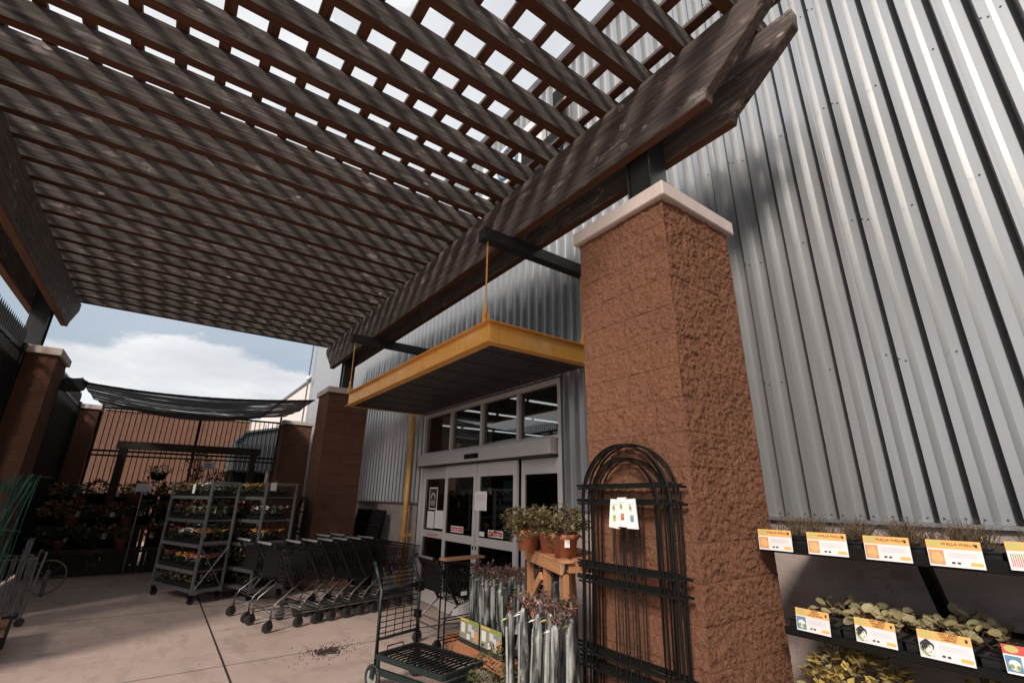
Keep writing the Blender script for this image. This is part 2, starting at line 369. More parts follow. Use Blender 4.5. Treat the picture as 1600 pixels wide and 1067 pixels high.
bias = t.math('SUBTRACT', t.ramp(sp[2], [(.06, (.62,) * 3), (.19, (.56,) * 3), (.265, (.38,) * 3), (.36, (.44,) * 3), (.55, (.52,) * 3)]), .5)
veil = t.ramp(sp[2], [(.20, (.26,) * 3), (.34, (.32,) * 3), (.62, (.80,) * 3)])
mask = t.math('MAXIMUM', t.ramp(t.math('ADD', cn, bias), [(.455, (0, 0, 0)), (.52, (1, 1, 1))]), veil)
shade = t.ramp(cs, [(.34, (.95, .95, .96)), (.66, (.66, .68, .71))])
bg2 = t.node('ShaderNodeBackground', {'Color': shade, 'Strength': .74})
mx = t.node('ShaderNodeMixShader', {0: t.math('MULTIPLY', mask, .93), 1: bg.outputs[0], 2: bg2.outputs[0]}); t.link(mx.outputs[0], out.inputs[0])
scene.view_settings.view_transform = 'Standard'; scene.view_settings.look = 'None'; scene.view_settings.exposure = .55; scene.view_settings.gamma = 1
scene.cycles.use_denoising = True; scene.cycles.max_bounces = 8; scene.cycles.transparent_max_bounces = 12; scene.cycles.caustics_reflective = False; scene.cycles.caustics_refractive = False
scene.cycles.sample_clamp_indirect = 4

# ------------------------------------------------------------------ ground
m = MB(); m.quad((-300, -300, -.02), (300, -300, -.02), (300, 400, -.02), (-300, 400, -.02)); tag(m.build('ground', ROADC), kind='structure')
m = MB(); m.quad((-9, -14, 0), (3.9, -14, 0), (3.9, 30, 0), (-9, 30, 0)); tag(m.build('concrete_pavement', FLOOR), kind='structure')
JOINT = mat('joint filler', (.022, .016, .013), .9)
m = MB()
for x in (.885, -2.6, -5.6): m.box(x - .009, x + .009, -13, 30, 0, .003)
for y in (.0, 3.1, 6.12, 9.2, 12.3, 15.4): m.box(-8.9, 3.8, y - .0035, y + .0035, 0, .002)
tag(m.build('pavement_joints', JOINT), kind='structure')
m = MB()   # spilt potting soil
for i in range(620):
    a = R.uniform(0, 2 * PI); r = abs(R.gauss(0, .17)); x = 1.86 + math.cos(a) * r * 1.25 + R.gauss(0, .02); y = 6.05 + math.sin(a) * r * 1.05 - abs(R.gauss(0, .03)); s = R.uniform(.003, .012) * (1.2 if r < .14 else .75)
    m.add([(x - s, y, .001), (x, y - s, .001), (x + s, y, .001), (x, y + s * .8, .001), (x, y, .001 + s * 1.1)], [(0, 1, 4), (1, 2, 4), (2, 3, 4), (3, 0, 4)])
tag(m.build('spilled_soil', SOIL), 'dark crumbs of potting soil spilt on the concrete floor', 'soil', kind='stuff')

# ------------------------------------------------------------------ store building
WX = 3.84
store = thing('store_building', 'metal clad store with ribbed silver wall and sliding glass entrance', 'building', (0, 0, 0))
PITCH = .1763
def ribbed(m, y0, y1, z0, z1, mi=0, x_low=WX + .038, x_high=WX - .034, phase=1.624):
    ys = []; k = math.floor((y0 - phase) / PITCH) - 1
    while True:
        c = phase + k * PITCH
        if c - PITCH > y1: break
        # V crease shaped deep to read dark beside each raised rib, low flat, sloping web, raised flat
        for dy, x in ((-.024, x_high), (-.004, x_low + .055), (.024, x_low), (.075, x_low), (.101, x_high), (PITCH - .0241, x_high)):
            ys.append((c + dy, x))
        k += 1
    ys.sort(); pts = [p for p in ys if y0 <= p[0] <= y1]
    def xat(y):
        for a, b in zip(ys, ys[1:]):
            if a[0] <= y <= b[0]: return a[1] + (b[1] - a[1]) * (y - a[0]) / max(1e-6, b[0] - a[0])
        return x_low
    pts = [(y0, xat(y0))] + pts + [(y1, xat(y1))]
    o = len(m.v)
    for y, x in pts: m.v.append((x, y, z0)); m.v.append((x, y, z1))
    for i in range(len(pts) - 1): m.f.append((o + 2 * i, o + 2 * i + 1, o + 2 * i + 3, o + 2 * i + 2)); m.m.append(mi)
    return xat
SCREW = mat('screw head', (.10, .10, .10), .5, .6)
def screw(m, x, y, z, mi):
    r = .0072; o = [(x, y + math.cos(a) * r, z + math.sin(a) * r) for a in [i * PI / 3 for i in range(6)]]
    m.add(o + [(x - .006, y + math.cos(a) * r * .7, z + math.sin(a) * r * .7) for a in [i * PI / 3 for i in range(6)]], [(0, 1, 7, 6), (1, 2, 8, 7), (2, 3, 9, 8), (3, 4, 10, 9), (4, 5, 11, 10), (5, 0, 6, 11), (6, 7, 8, 9, 10, 11)], mi)
m = MB()
D0, D1, DZ = 4.255, 8.09, 3.10
xa = ribbed(m, -6, D0 - .06, 1.533, 8.1); ribbed(m, D0 - .06, D1 + .06, DZ + .012, 8.1); ribbed(m, D1 + .06, 18, 1.533, 8.1)
for k in range(-12, 9):   # rows of fixing screws, closer pairs at the sheet laps
    yy = 1.624 + k * PITCH
    screw(m, WX - .034, yy - .045, 1.56, 1); screw(m, WX + .038, yy + .05, 1.56, 1)
    for z in (2.55, 3.62, 4.70, 5.75, 6.8):
        if k % 2 == 0: screw(m, WX + .038, yy + .05, z + .03 * (k % 3), 1)
        if k % 5 == 1: screw(m, WX - .034, yy - .03, z, 1); screw(m, WX - .034, yy - .062, z - .02, 1)
for k in range(-8, 12, 5):   # sheet laps
    yy = 1.624 + k * PITCH - .045
    m.box(WX - .0365, WX - .0345, yy - .020, yy + .001, 1.54, 8.1)
m.build('ribbed_wall', [METAL, SCREW], store)
m = MB(); m.box(WX - .046, WX + .3, -6, D0 - .061, 1.510, 1.532); m.box(WX - .046, WX + .3, D1 + .061, 18, 1.510, 1.532); m.build('base_flashing', sheetmetal('flashing sheet', (.40, .40, .41), .42, .05), store)
m = MB(); m.box(WX - .005, WX + .3, -6, D0 - .06, -.02, 1.509); m.box(WX - .005, WX + .3, D1 + .06, 18, -.02, 1.509); m.build('stem_wall', STEMC, store)
m = MB(); m.box(WX - .05, WX + .4, -6, 18.02, 8.102, 8.28); m.build('parapet_flashing', METALD, store)
m = MB(); m.box(WX + .32, WX + 14, -6, 18, 7.9, 8.0); m.box(WX + .05, WX + 14, 17.9, 18, 5.2, 8.1); m.box(WX + .05, WX + 14, -6, -5.9, 0, 8.1); m.build('roof_shell', METALD, store)
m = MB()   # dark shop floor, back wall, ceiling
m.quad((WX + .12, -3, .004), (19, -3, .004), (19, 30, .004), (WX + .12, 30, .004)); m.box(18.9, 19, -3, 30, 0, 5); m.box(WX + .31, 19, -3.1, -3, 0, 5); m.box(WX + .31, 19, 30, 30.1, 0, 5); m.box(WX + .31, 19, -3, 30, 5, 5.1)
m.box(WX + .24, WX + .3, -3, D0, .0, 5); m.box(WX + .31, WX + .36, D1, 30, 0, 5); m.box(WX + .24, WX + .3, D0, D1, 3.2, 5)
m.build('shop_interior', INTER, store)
m = MB()
for x in (6.5, 9, 11.5, 14): m.box(x, x + .5, 8, 24, .01, 1.7)
m.build('interior_shelving', vary('stock shelves', (.09, .06, .05), .7, 0, .9, 5), store)
lm = MB(); lm.box(-.70, .70, -.03, .03, -.05, 0); lme = lm.mesh('ceiling_light', BEDTUBE)
for i, y in enumerate((8.6, 10.6, 13.2, 16.8, 21.5)):
    for j in range(6):
        o = link('ceiling_light', lme); o.location = (5.2 + j * 1.55 + i * .7, y, 4.35)
        tag(o, f'white fluorescent strip behind the glass, {["nearest", "second", "third", "fourth", "farthest"][i]} row, {["first", "second", "third", "fourth", "fifth", "sixth"][j]} along it', 'ceiling light', 'fluorescent strips inside the store')
# entrance frame
m = MB(); X0 = WX - .03; X1 = WX + .09
m.box(X0, X1, D0, D0 + .055, 0, 3.085); m.box(X0, X1, D1 - .055, D1, 0, 3.085); m.box(X0, X1, D0 + .056, D1 - .056, 3.02, 3.085)
m.box(X0, X1, D0 + .056, D1 - .056, 2.34, 2.385)
mull = (7.04, 6.08, 5.14)
for y in mull: m.box(X0, X1, y - .028, y + .028, 2.386, 3.019)
m.build('entrance_frame', ALU, store, bevel=.004)
m = MB(); m.box(X0 - .09, X1, D0 + .10, D1 - .056, 2.15, 2.338); hd = m.build('door_header', ALU, store, bevel=.005)
m = MB(); m.box(X0 - .10, X0 - .092, 5.98, 6.38, 2.19, 2.26); m.box(X0 - .115, X0 - .10, 6.05, 6.3, 2.2, 2.25); m.build('motion_sensor', BLACK, hd)
m = MB(); m.box(X0 - .085, X1, D0 + .10, D1 - .056, 2.128, 2.149); m.build('door_track', ALUD, store)
m = MB(); m.box(WX - .02, WX + .1, D0 - .058, D0 - .001, 0, 3.09); m.box(WX - .02, WX + .1, D1 + .001, D1 + .058, 0, 3.09); m.box(WX - .02, WX + .1, D0 - .06, D1 + .06, 3.091, 3.11); m.build('door_trim', METALD, store)
edges = [D1 - .055] + list(mull) + [D0 + .055]
for a, b in zip(edges, edges[1:]):
    m = MB(); m.box(WX + .02, WX + .026, b + .02, a - .02, 2.386, 3.019); m.build('transom_pane', GLASS, store)
# four door leaves: fixed, sliding, sliding, fixed
GRAPH = [WHITE, INK, REDP, LGREY, BLUEP, LBLUE, ORANGE]
leaves = [(7.085, 8.03, .02), (6.135, 7.105, -.045), (5.13, 6.115, -.045), (4.315, 5.11, .02)]
for i, (a, b, dx) in enumerate(leaves):
    m = MB(); x0, x1 = WX + dx, WX + dx + .045; s = .075
    m.box(x0, x1, a, a + s, .01, 2.12); m.box(x0, x1, b - s, b, .01, 2.12)
    m.box(x0, x1, a + s, b - s, 1.93, 2.12); m.box(x0, x1, a + s, b - s, .99, 1.10); m.box(x0, x1, a + s, b - s, .01, .27)
    leaf_o = m.build('door_leaf', ALU, store, bevel=.003)
    m = MB(); m.box(x0 + .018, x0 + .024, a + s, b - s, 1.10, 1.93); m.box(x0 + .018, x0 + .024, a + s, b - s, .27, .99); m.build('door_pane', GLASS, leaf_o)
    def sheet(y0, y1, z0, z1, mi, xx): m.box(xx - .0015, xx, y0, y1, z0, z1, mi)
    gx = x0 + .017
    if i == 0:
        m = MB(); sheet(7.50, 7.80, 1.43, 1.79, 0, gx); sheet(7.52, 7.78, 1.45, 1.77, 1, gx - .002)
        for k in range(9): aa = PI * k / 8; m.box(gx - .0055, gx - .004, 7.65 + math.cos(aa) * .07 - .012, 7.65 + math.cos(aa) * .07 + .012, 1.62 + math.sin(aa) * .07 - .01, 1.62 + math.sin(aa) * .07 + .01, 0)
        for k in range(4): sheet(7.56, 7.74, 1.50 + k * .022, 1.508 + k * .022, 3, gx - .004)
        m.build('poster', GRAPH, leaf_o)
        m = MB(); sheet(7.58, 7.83, 1.13, 1.40, 0, gx); sheet(7.24, 7.55, 1.14, 1.42, 0, gx - .001)
        for k in range(7):
            sheet(7.61, 7.79, 1.17 + k * .03, 1.176 + k * .03, 3, gx - .003); sheet(7.28, 7.50, 1.18 + k * .03, 1.186 + k * .03, 3, gx - .004)
        m.build('paper_notice', GRAPH, leaf_o)
        m = MB(); sheet(7.40, 7.74, 1.02, 1.05, 2, x0 - .001); sheet(7.42, 7.72, 1.032, 1.038, 0, x0 - .003); m.build('warning_sticker', GRAPH, leaf_o)
    if i in (1, 2):
        y0, y1 = (6.48, 6.86) if i == 1 else (5.62, 5.28 + .0)
        if i == 2: y0, y1 = 5.44, 5.80
        m = MB(); sheet(y0, y1, 1.125, 1.215, 0, gx); sheet(y0 + .015, y1 - .015, 1.14, 1.20, 2, gx - .002); sheet(y0 + .04, y1 - .04, 1.166, 1.174, 0, gx - .004); sheet(y0 + .08, y1 - .08, 1.15, 1.156, 0, gx - .004); m.build('warning_sticker', GRAPH, leaf_o)
    if i == 2:
        m = MB(); sheet(5.90, 6.03, 1.12, 1.18, 0, gx); sheet(5.83, 6.15, 1.46, 1.72, 0, x0 - .0005)
        for k in range(9): sheet(5.87, 6.11, 1.49 + k * .022, 1.494 + k * .022, 2 if k > 4 else 3, x0 - .0025)
        m.build('paper_notice', GRAPH, leaf_o)
        m = MB(); sheet(5.215, 5.46, 1.13, 1.86, 4, gx + .012); sheet(5.215, 5.46, 1.60, 1.86, 5, gx + .0095)
        sheet(5.215, 5.46, 1.13, 1.35, 5, gx + .0095)
        for k in range(7): sheet(5.24, 5.44, 1.16 + k * .024, 1.168 + k * .024, 4, gx + .007)
        m.build('poster', GRAPH, leaf_o)
    if i in (1, 2):
        m = MB(); yy = b - .03 if i == 2 else a + .03; m.box(x0 - .006, x0, yy - .012, yy + .012, .93, .98); m.build('door_lock', BLACK, leaf_o)
# sign high on the wall, seen through the slats
sg = thing('store_sign', 'white sign panel with blue ring and black bars high on the ribbed wall', 'sign', (WX - .12, 5.2, 6.9))
m = MB(); m.box(0, .09, -.75, .95, -.42, .52); m.build('panel', WHITE, sg)
m = MB(); m.ring((-.01, .15, .12), .27, .035, 'x', 32, 6); m.build('ring_emblem', BLUEP, sg)
m = MB(); m.box(-.03, .02, -1.28, -1.05, -.3, .6); m.box(-.03, .02, -1.05, -.78, -.3, -.12); m.box(-.02, 0, -.6, -.25, -.3, .1); m.build('sign_letter', BLACK, sg)
# yellow pipe
yp = thing('yellow_downpipe', 'yellow pipe running up the wall left of the glass entrance', 'pipe', (3.70, 8.36, 0))
m = MB(); m.cyl((0, 0, .0), (0, 0, 3.1), .055, n=16); m.build('pipe', YELLOW, yp, True)
m = MB(); m.lathe((0, 0, .98), [(.056, -.02), (.066, -.02), (.066, .02), (.056, .02)], 16); m.box(.05, .14, -.02, .02, .96, 1.0); m.cyl((-.05, -.03, .98), (-.08, -.05, .98), .015, n=8); m.build('bracket', YELLOW, yp)

# ------------------------------------------------------------------ canopy over the doors
cp = thing('entrance_canopy', 'yellow steel canopy with dark soffit hung over the sliding doors', 'canopy', (2.38, 3.70, 3.10))
m = MB(); LX, LY, CH = 1.42, 4.47, .235
for (x0, x1, y0, y1, ax) in ((0, .012, 0, LY, 'f'), (.013, LX, 0, .012, 'r'), (.013, LX, LY - .012, LY, 'l')): m.box(x0, x1, y0, y1, .012, CH - .012)
m.box(-.0, .075, .0, LY, CH - .011, CH); m.box(-.0, .06, 0, LY, 0, .011)
m.box(.076, LX, 0, .07, CH - .011, CH); m.box(.061, LX, 0, .055, 0, .011); m.box(.076, LX, LY - .07, LY, CH - .011, CH); m.box(.061, LX, LY - .055, LY, 0, .011)
m.box(-.05, -.001, 0, LY, CH - .011, CH); m.box(-.05, -.001, 0, LY, 0, .011); m.box(-.05, LX, -.05, -.001, CH - .011, CH); m.box(-.05, LX, -.05, -.001, 0, .011)
m.build('channel_frame', YELLOW, cp, bevel=.003)
for y in (1.49, 2.98):
    m = MB(); m.box(-.004, -.0005, y - .06, y + .06, .03, CH - .03)
    for q in (-.04, .04):
        for z in (.07, .165): m.cyl((-.004, y + q, z), (-.013, y + q, z), .011, n=6)
    m.build('splice_plate', YELLOW, cp)
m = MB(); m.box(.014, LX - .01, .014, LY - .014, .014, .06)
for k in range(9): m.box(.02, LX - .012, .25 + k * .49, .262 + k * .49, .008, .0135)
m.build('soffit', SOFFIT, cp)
for y in (.05, LY - .06):
    for x in (-.02, LX - .06):
        m = MB(); m.cyl((x, y, CH), (x, y, 1.2), .009, n=8); r_ = m.build('hanger_rod', YELLOW, cp)
        m = MB(); m.box(x - .022, x - .014, y - .025, y + .025, CH, CH + .1); m.box(x + .014, x + .022, y - .025, y + .025, CH, CH + .1); m.cyl((x, y, CH + .09), (x, y, CH + .2), .017, n=8); m.cyl((x - .03, y, CH + .07), (x + .03, y, CH + .07), .01, n=8); m.build('clevis', YELLOW, r_)
for y in (.05, LY - .06):
    m = MB(); m.box(-.10, LX + .03, y - .06, y + .06, 1.16, 1.295); m.box(-.103, -.1005, y - .05, y + .05, 1.17, 1.285); m.build('support_bar', STEEL, cp, bevel=.006)

# ------------------------------------------------------------------ pergola
pg = thing('timber_pergola', 'large weathered timber pergola with joists and slats over the entrance yard', 'pergola', (0, 0, 0))
prof = [(.79, 5.0), (.80, 4.86), (1.27, 4.50), (1.31, 4.47), (1.33, 4.4), (10.86, 4.4), (10.88, 4.47), (10.92, 4.50), (11.39, 4.86), (11.40, 5.0)]
for x0, x1 in ((2.65, 2.75), (2.99, 3.09), (-1.955, -1.86), (-2.30, -2.20)):
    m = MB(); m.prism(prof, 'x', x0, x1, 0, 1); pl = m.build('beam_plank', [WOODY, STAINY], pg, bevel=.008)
    m = MB()
    for y in (2.07, 10.15):
        for z in (4.49, 4.70, 4.91):
            xs = x0 - .001 if x0 > 0 else x1 + .001; sgn = -1 if x0 > 0 else 1
            m.cyl((xs, y, z), (xs + sgn * .008, y, z), .034, n=16); m.cyl((xs + sgn * .008, y, z), (xs + sgn * .026, y, z), .015, n=6)
    m.build('bolt', vary('worn bolt', (.34, .31, .29), .5, .5, .5, 60), pl)
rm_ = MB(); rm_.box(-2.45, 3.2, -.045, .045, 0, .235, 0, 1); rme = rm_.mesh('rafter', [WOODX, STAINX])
for k in range(-1, 25):
    o = link('rafter', rme, pg, .006); o.location = (R.uniform(-.02, .02), 1.525 + .407 * k - .045 + R.uniform(-.006, .006), 5.002); o.rotation_euler = (R.uniform(-.012, .012), 0, R.uniform(-.0015, .0015))
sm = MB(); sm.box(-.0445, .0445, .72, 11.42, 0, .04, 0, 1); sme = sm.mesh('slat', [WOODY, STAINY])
for k in range(-8, 11):
    o = link('slat', sme, pg, .003); o.location = (.067 + .3025 * k - .043 + R.uniform(-.006, .006), R.uniform(-.03, .03), 5.2395)
for x, y in ((2.87, 2.04), (2.87, 10.15), (-2.08, 10.15)):
    m = MB(); m.box(x - .115, x + .115, y - .12, y - .105, 3.757, 4.985); m.box(x - .115, x + .115, y + .105, y + .12, 3.757, 4.985); m.box(x - .008, x + .008, y - .104, y + .104, 3.757, 4.985)
    m.box(x - .09, x - .075, y - .104, y + .104, 3.757, 4.985); m.box(x + .075, x + .09, y - .104, y + .104, 3.757, 4.985); m.build('steel_post', POST, pg, bevel=.004)

# ------------------------------------------------------------------ block pillars
def rockface(m, u0, u1, z0, z1, place, step, amp, seed):
    nu = max(2, int((u1 - u0) / step)); nz = max(2, int((z1 - z0) / step)); o = len(m.v)
    for j in range(nz + 1):
        z = z0 + (z1 - z0) * j / nz; row = math.floor(z / .2032); dz = min(z - row * .2032, (row + 1) * .2032 - z)
        for i in range(nu + 1):
            u = u0 + (u1 - u0) * i / nu; off = .2032 if row % 2 else 0; cu = (u - off) / .4064; ci = math.floor(cu); du = min(cu - ci, ci + 1 - cu) * .4064
            edge = min(u - u0, u1 - u); rr = random.Random(int(ci * 131 + row * 17 + seed * 977))
            d = noise.fractal(Vector((u * 30 + seed * 9, z * 38, seed)), .35, 2.15, 5) * amp * .62 + noise.noise(Vector((u * 7, z * 8, seed + 5))) * amp * .4
            q = abs(noise.noise(Vector((u * 70, z * 85, seed * 3)))); d += (q - .3) * amp * .8
            d += rr.uniform(-.5, .5) * amp * .45
            mort = min(dz, du)
            if mort < .005: d = d * .5 - .003
            d *= min(1, edge / .012) if edge < .012 else 1
            m.v.append(place(u, z, d))
    for j in range(nz):
        for i in range(nu):
            a = o + j * (nu + 1) + i; m.f.append((a, a + 1, a + nu + 2, a + nu + 1)); m.m.append(0)
def pillar(x0, y0, w, label, bmat, step, z1=3.635, amp=.015):
    p = thing('block_pillar', label, 'pillar', (0, 0, 0), 0, 'split face block pillars around the yard')
    m = MB(); x1, y1 = x0 + w, y0 + w
    rockface(m, y0, y1, 0, z1, lambda u, z, d: (x0 - d, u, z), step, amp, 1 + x0)
    rockface(m, x0, x1, 0, z1, lambda u, z, d: (u, y0 - d, z), step, amp * 1.25, 2 + y0)
    rockface(m, y0, y1, 0, z1, lambda u, z, d: (x1 + d, u, z), step * 3, amp, 3 + x0)
    rockface(m, x0, x1, 0, z1, lambda u, z, d: (u, y1 + d, z), step * 3, amp, 4 + y0)
    m.build('shaft', bmat, p, True)
    m = MB(); m.box(x0 - .043, x1 + .043, y0 - .043, y1 + .043, z1 + .001, z1 + .118); m.build('cap', CAP, p, bevel=.008)
    return p
pillar(2.445, 1.63, .813, 'orange brown rough block pillar nearest, beside the hanging seed packets', BLOCK, .0092)
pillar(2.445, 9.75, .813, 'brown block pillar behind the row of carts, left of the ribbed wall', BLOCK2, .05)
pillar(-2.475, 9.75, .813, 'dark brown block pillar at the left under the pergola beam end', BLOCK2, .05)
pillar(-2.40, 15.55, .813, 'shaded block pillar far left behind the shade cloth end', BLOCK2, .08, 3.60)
pillar(2.70, 15.5, .813, 'block pillar at the right end of the back bar fence', BLOCK2, .08, 3.66)

# ------------------------------------------------------------------ fences
def pickets(label, x, y0, y1, screen):
    f = thing('picket_fence', label, 'fence', (x, 0, 0))
    m = MB(); y = y0
    while y < y1:
        m.box(-.011, .011, y - .011, y + .011, .05, 3.86)
        m.add([(-.014, y - .014, 3.86), (.014, y - .014, 3.86), (.014, y + .014, 3.86), (-.014, y + .014, 3.86), (0, y, 3.98)], [(0, 1, 4), (1, 2, 4), (2, 3, 4), (3, 0, 4)]); y += .098
    m.build('pickets', BLACK, f)
    m = MB()
    for z in (.15, 1.9, 3.62): m.box(-.022, .022, y0, y1, z, z + .05)
    m.box(-.05, .05, y0 - .06, y0 + .04, 0, 3.9); m.box(-.05, .05, y1 - .04, y1 + .06, 0, 3.75); m.build('rail', BLACK, f)
    m = MB()
    if screen == 'slat':
        y = y0
        while y < y1 - .08: m.box(-.06, -.045, y + .02, y + .078, .08, 3.5); y += .098
        m.build('screen', TAN, f)
    else:
        m.box(-.05, -.045, y0, y1, .05, 3.5); m.build('screen', MESHC, f)
pickets('black spiked picket fence with tan slats along the left edge', -2.07, 6.5, 9.68, 'slat')
pickets('black fence with dark cloth screen behind the left pillar', -2.0, 10.66, 15.5, 'cloth')
bf = thing('bar_fence', 'tall black bar fence across the back of the yard under the shade cloth', 'fence', (0, 15.95, 0))
m = MB(); x = -1.55
while x < 2.68: m.box(x - .010, x + .010, -.010, .010, .05, 3.72); x += .118
m.build('bars', BLACK, bf)
m = MB()
for z in (.2, 2.62, 3.70): m.box(-1.58, 2.69, -.025, .025, z, z + .05)
m.box(.56, .63, -.035, .035, 0, 3.76); m.build('rail', BLACK, bf)
for x, h in ((-1.57, 3.8), (2.66, 3.9)):
    m = MB(); m.cyl((x, -.06, 0), (x, -.06, h), .03, n=8); m.build('end_post', POST, bf)
m = MB(); m.tube([(-1.62, -1.4, 1.0), (-1.60, -1.4, 2.75), (-1.2, -1.4, 2.95)], .022, 6); m.tube([(-1.62, -1.4, .0), (-1.62, -1.4, 1.2)], .028, 6); tag(m.build('metal_pole', ZINC), 'thin grey metal pole with bent top at the left of the benches', 'pole')

# shade cloth
def sailpt(u, v):
    ax, bx = -1.42, 2.37; x0 = ax + (bx - ax) * u; z0 = 3.42 + .16 * u - .62 * u * (1 - u) * (1 + .35 * (1 - u)) * .62
    x1 = -1.56 + 4.3 * u; z1 = 3.76 + .16 * u - .9 * u * (1 - u) * .55
    f = math.sin(v * 23 + u * 2) * .045 * math.sin(PI * min(1, v * 1.1)) + math.sin(v * 9 + 1) * .05 * math.sin(PI * v)
    sagv = -.16 * math.sin(PI * v)
    return (x0 + (x1 - x0) * v, 10.6 + 5.3 * v, z0 + (z1 - z0) * v + (f + sagv) * (.35 + math.sin(PI * u)) * .9)
m = MB(); NU, NV = 40, 90
for j in range(NV + 1):
    for i in range(NU + 1): m.v.append(sailpt(i / NU, j / NV))
for j in range(NV):
    for i in range(NU): a = j * (NU + 1) + i; m.f.append((a, a + 1, a + NU + 2, a + NU + 1)); m.m.append(0)
sl = thing('shade_sail', 'black shade cloth sagging between the left pillar and the far pillar', 'shade cloth')
m.build('cloth', SAIL, sl, True)
m = MB(); m.tube([sailpt(i / 40, 0) for i in range(41)], .018, 6); m.build('edge_rope', BLACK, sl)
m = MB(); m.tube([(-1.75, 10.62, 3.33), (-1.6, 10.66, 3.36), (-1.42, 10.66, 3.38), (-1.36, 10.66, 3.37)], [.10, .13, .13, .09], 12); m.build('rolled_end', MESHC, sl, True)

# ------------------------------------------------------------------ buildings beyond
ob = thing('block_building', 'orange block wall of a building behind the bar fence', 'building')
m = MB(); m.box(-11, 2.55, 22, 30, -.02, 4.45); m.build('wall', BLOCKFAR, ob)
m = MB(); m.box(-11.05, 2.6, 21.95, 30.05, 4.451, 4.56); m.build('coping', CAP, ob)
wb = thing('pale_wing', 'pale plastered low building beyond the end of the ribbed store wall', 'building')
m = MB(); m.box(WX + .05, 12, 18.1, 30, -.02, 5.7); m.box(2.62, WX, 27, 30, -.02, 5.1); m.build('wall', WHITEP, wb)
m = MB(); m.box(WX - .0, 12.05, 18.06, 30.05, 5.701, 5.8); m.build('coping', METALD, wb)
m = MB()
for k in range(6): m.box(2.75, 3.8, 26.94, 26.99, 3.6 + k * .16, 3.65 + k * .16)
m.build('louvre', METALD, wb)
lp = thing('wall_pole', 'thin pole with white globe standing at the end of the ribbed wall', 'lamp pole', (3.62, 17.6, 0))
m = MB(); m.cyl((0, 0, 0), (0, 0, 7.6), .028, n=8); m.build('pole', CART, lp)
m = MB(); m.lathe((0, -.04, 5.62), [(.001, -.1), (.07, -.07), (.1, 0), (.07, .07), (.001, .1)], 12); m.build('globe', WHITE, lp, True)
sh = thing('ribbed_shed', 'dark grey ribbed metal shed with sloping top behind the fence', 'shed')
m = MB(); m.prism([(1.72, 2.35), (3.05, 2.35), (3.05, 3.78), (1.95, 3.52), (1.72, 3.25)], 'y', 17.6, 19.5); 
for k in range(10): m.box(1.80 + k * .13, 1.83 + k * .13, 17.57, 17.599, 2.36, 3.2)
m.build('cladding', vary('shed cladding', (.10, .11, .12), .5, .4), sh)
m = MB(); m.bar((1.70, 17.55, 3.22), (1.96, 17.55, 3.56), .05, .06, 0); m.bar((1.95, 17.55, 3.55), (3.07, 17.55, 3.81), .05, .06); m.build('roof_edge', ZINC, sh)
for x in (1.8, 2.95):
    m = MB(); m.box(x - .05, x + .05, 17.7, 17.8, 0, 2.35); m.build('leg', BLACK, sh)
m = MB(); m.box(1.75, 3.0, 19.2, 19.3, 0, 2.35); m.build('back_panel', BLACK, sh)

# ------------------------------------------------------------------ wood frame gate at the back
gf = thing('timber_gateway', 'dark timber post and beam frame standing in front of the bar fence', 'frame', (0, 14.6, 0))
for x in (-.86, 1.92):
    m = MB(); m.box(x - .075, x + .075, -.075, .075, 0, 2.62); m.build('post', DARKWOOD, gf, bevel=.005)
m = MB(); m.box(-1.0, 2.06, -.085, .085, 2.621, 2.80); m.build('beam', wood('dark gate beam wood', 'x', (.03, .024, .02), (.07, .056, .046), (.10, .085, .07)), gf, bevel=.005)
m = MB(); m.cyl((-1.45, .25, 2.47), (2.5, .25, 2.47), .022, n=8); m.build('cross_pipe', BLACK, gf)

# ------------------------------------------------------------------ plants
def foliage(n, rad, h, L, W, mats, k=4, blades=False, seed=1, base=.0):
    rr = random.Random(seed); m = MB()
    for i in range(n):
        if blades:
            a = rr.uniform(0, 2 * PI); r0 = rr.uniform(0, rad); p = Vector((math.cos(a) * r0, math.sin(a) * r0, base)); lean = Vector((rr.gauss(0, .45), rr.gauss(0, .45), 1)).normalized(); hh = h * rr.uniform(.5, 1.1)
            q = p + lean * hh * .6; e = q + (lean + Vector((rr.gauss(0, .5), rr.gauss(0, .5), -.1))) * hh * .4
            m.tube([p, q, e], [W, W * .8, W * .2], 3, rr.randrange(len(mats)), cap=False)
        else:
            while True:
                d = Vector((rr.uniform(-1, 1), rr.uniform(-1, 1), rr.uniform(-1, 1)))
                if .2 < d.length < 1: break
            d = d.normalized() * (d.length ** .5); lump = 1 + .28 * noise.noise(d * 2.2 + Vector((seed, 0, 0)))
            c = Vector((d.x * rad * lump, d.y * rad * lump, base + h * .5 + d.z * h * .5 * lump))
            m.leaf(c, Vector((d.x + rr.gauss(0, .5), d.y + rr.gauss(0, .5), .35 * d.z + rr.gauss(0, .4))), Vector((rr.gauss(0, .4), rr.gauss(0, .4), 1)), L * rr.uniform(.6, 1.2), W * rr.uniform(.6, 1.2), rr.randrange(len(mats)), k)
    return m
def flowers(m, n, rad, z, size, mats_i, seed=3, sx=1., sy=1.):
    rr = random.Random(seed)
    for i in range(n):
        x, y = rr.uniform(-rad, rad) * sx, rr.uniform(-rad, rad) * sy; zz = z + rr.uniform(-.02, .03); s = size * rr.uniform(.6, 1.15); mi = rr.choice(mats_i); tilt = Vector((rr.gauss(0, .3), rr.gauss(0, .3), 1)).normalized(); u = tilt.cross(Vector((1, .2, 0))).normalized(); v = tilt.cross(u); c = Vector((x, y, zz))
        vs = []
        for q in range(8): a = q * PI / 4; rr_ = s * (1 if q % 2 else .62); vs.append(c + u * math.cos(a) * rr_ + v * math.sin(a) * rr_ - tilt * s * .35)
        vs.append(c); m.add(vs, [(q, (q + 1) % 8, 8) for q in range(8)], mi)

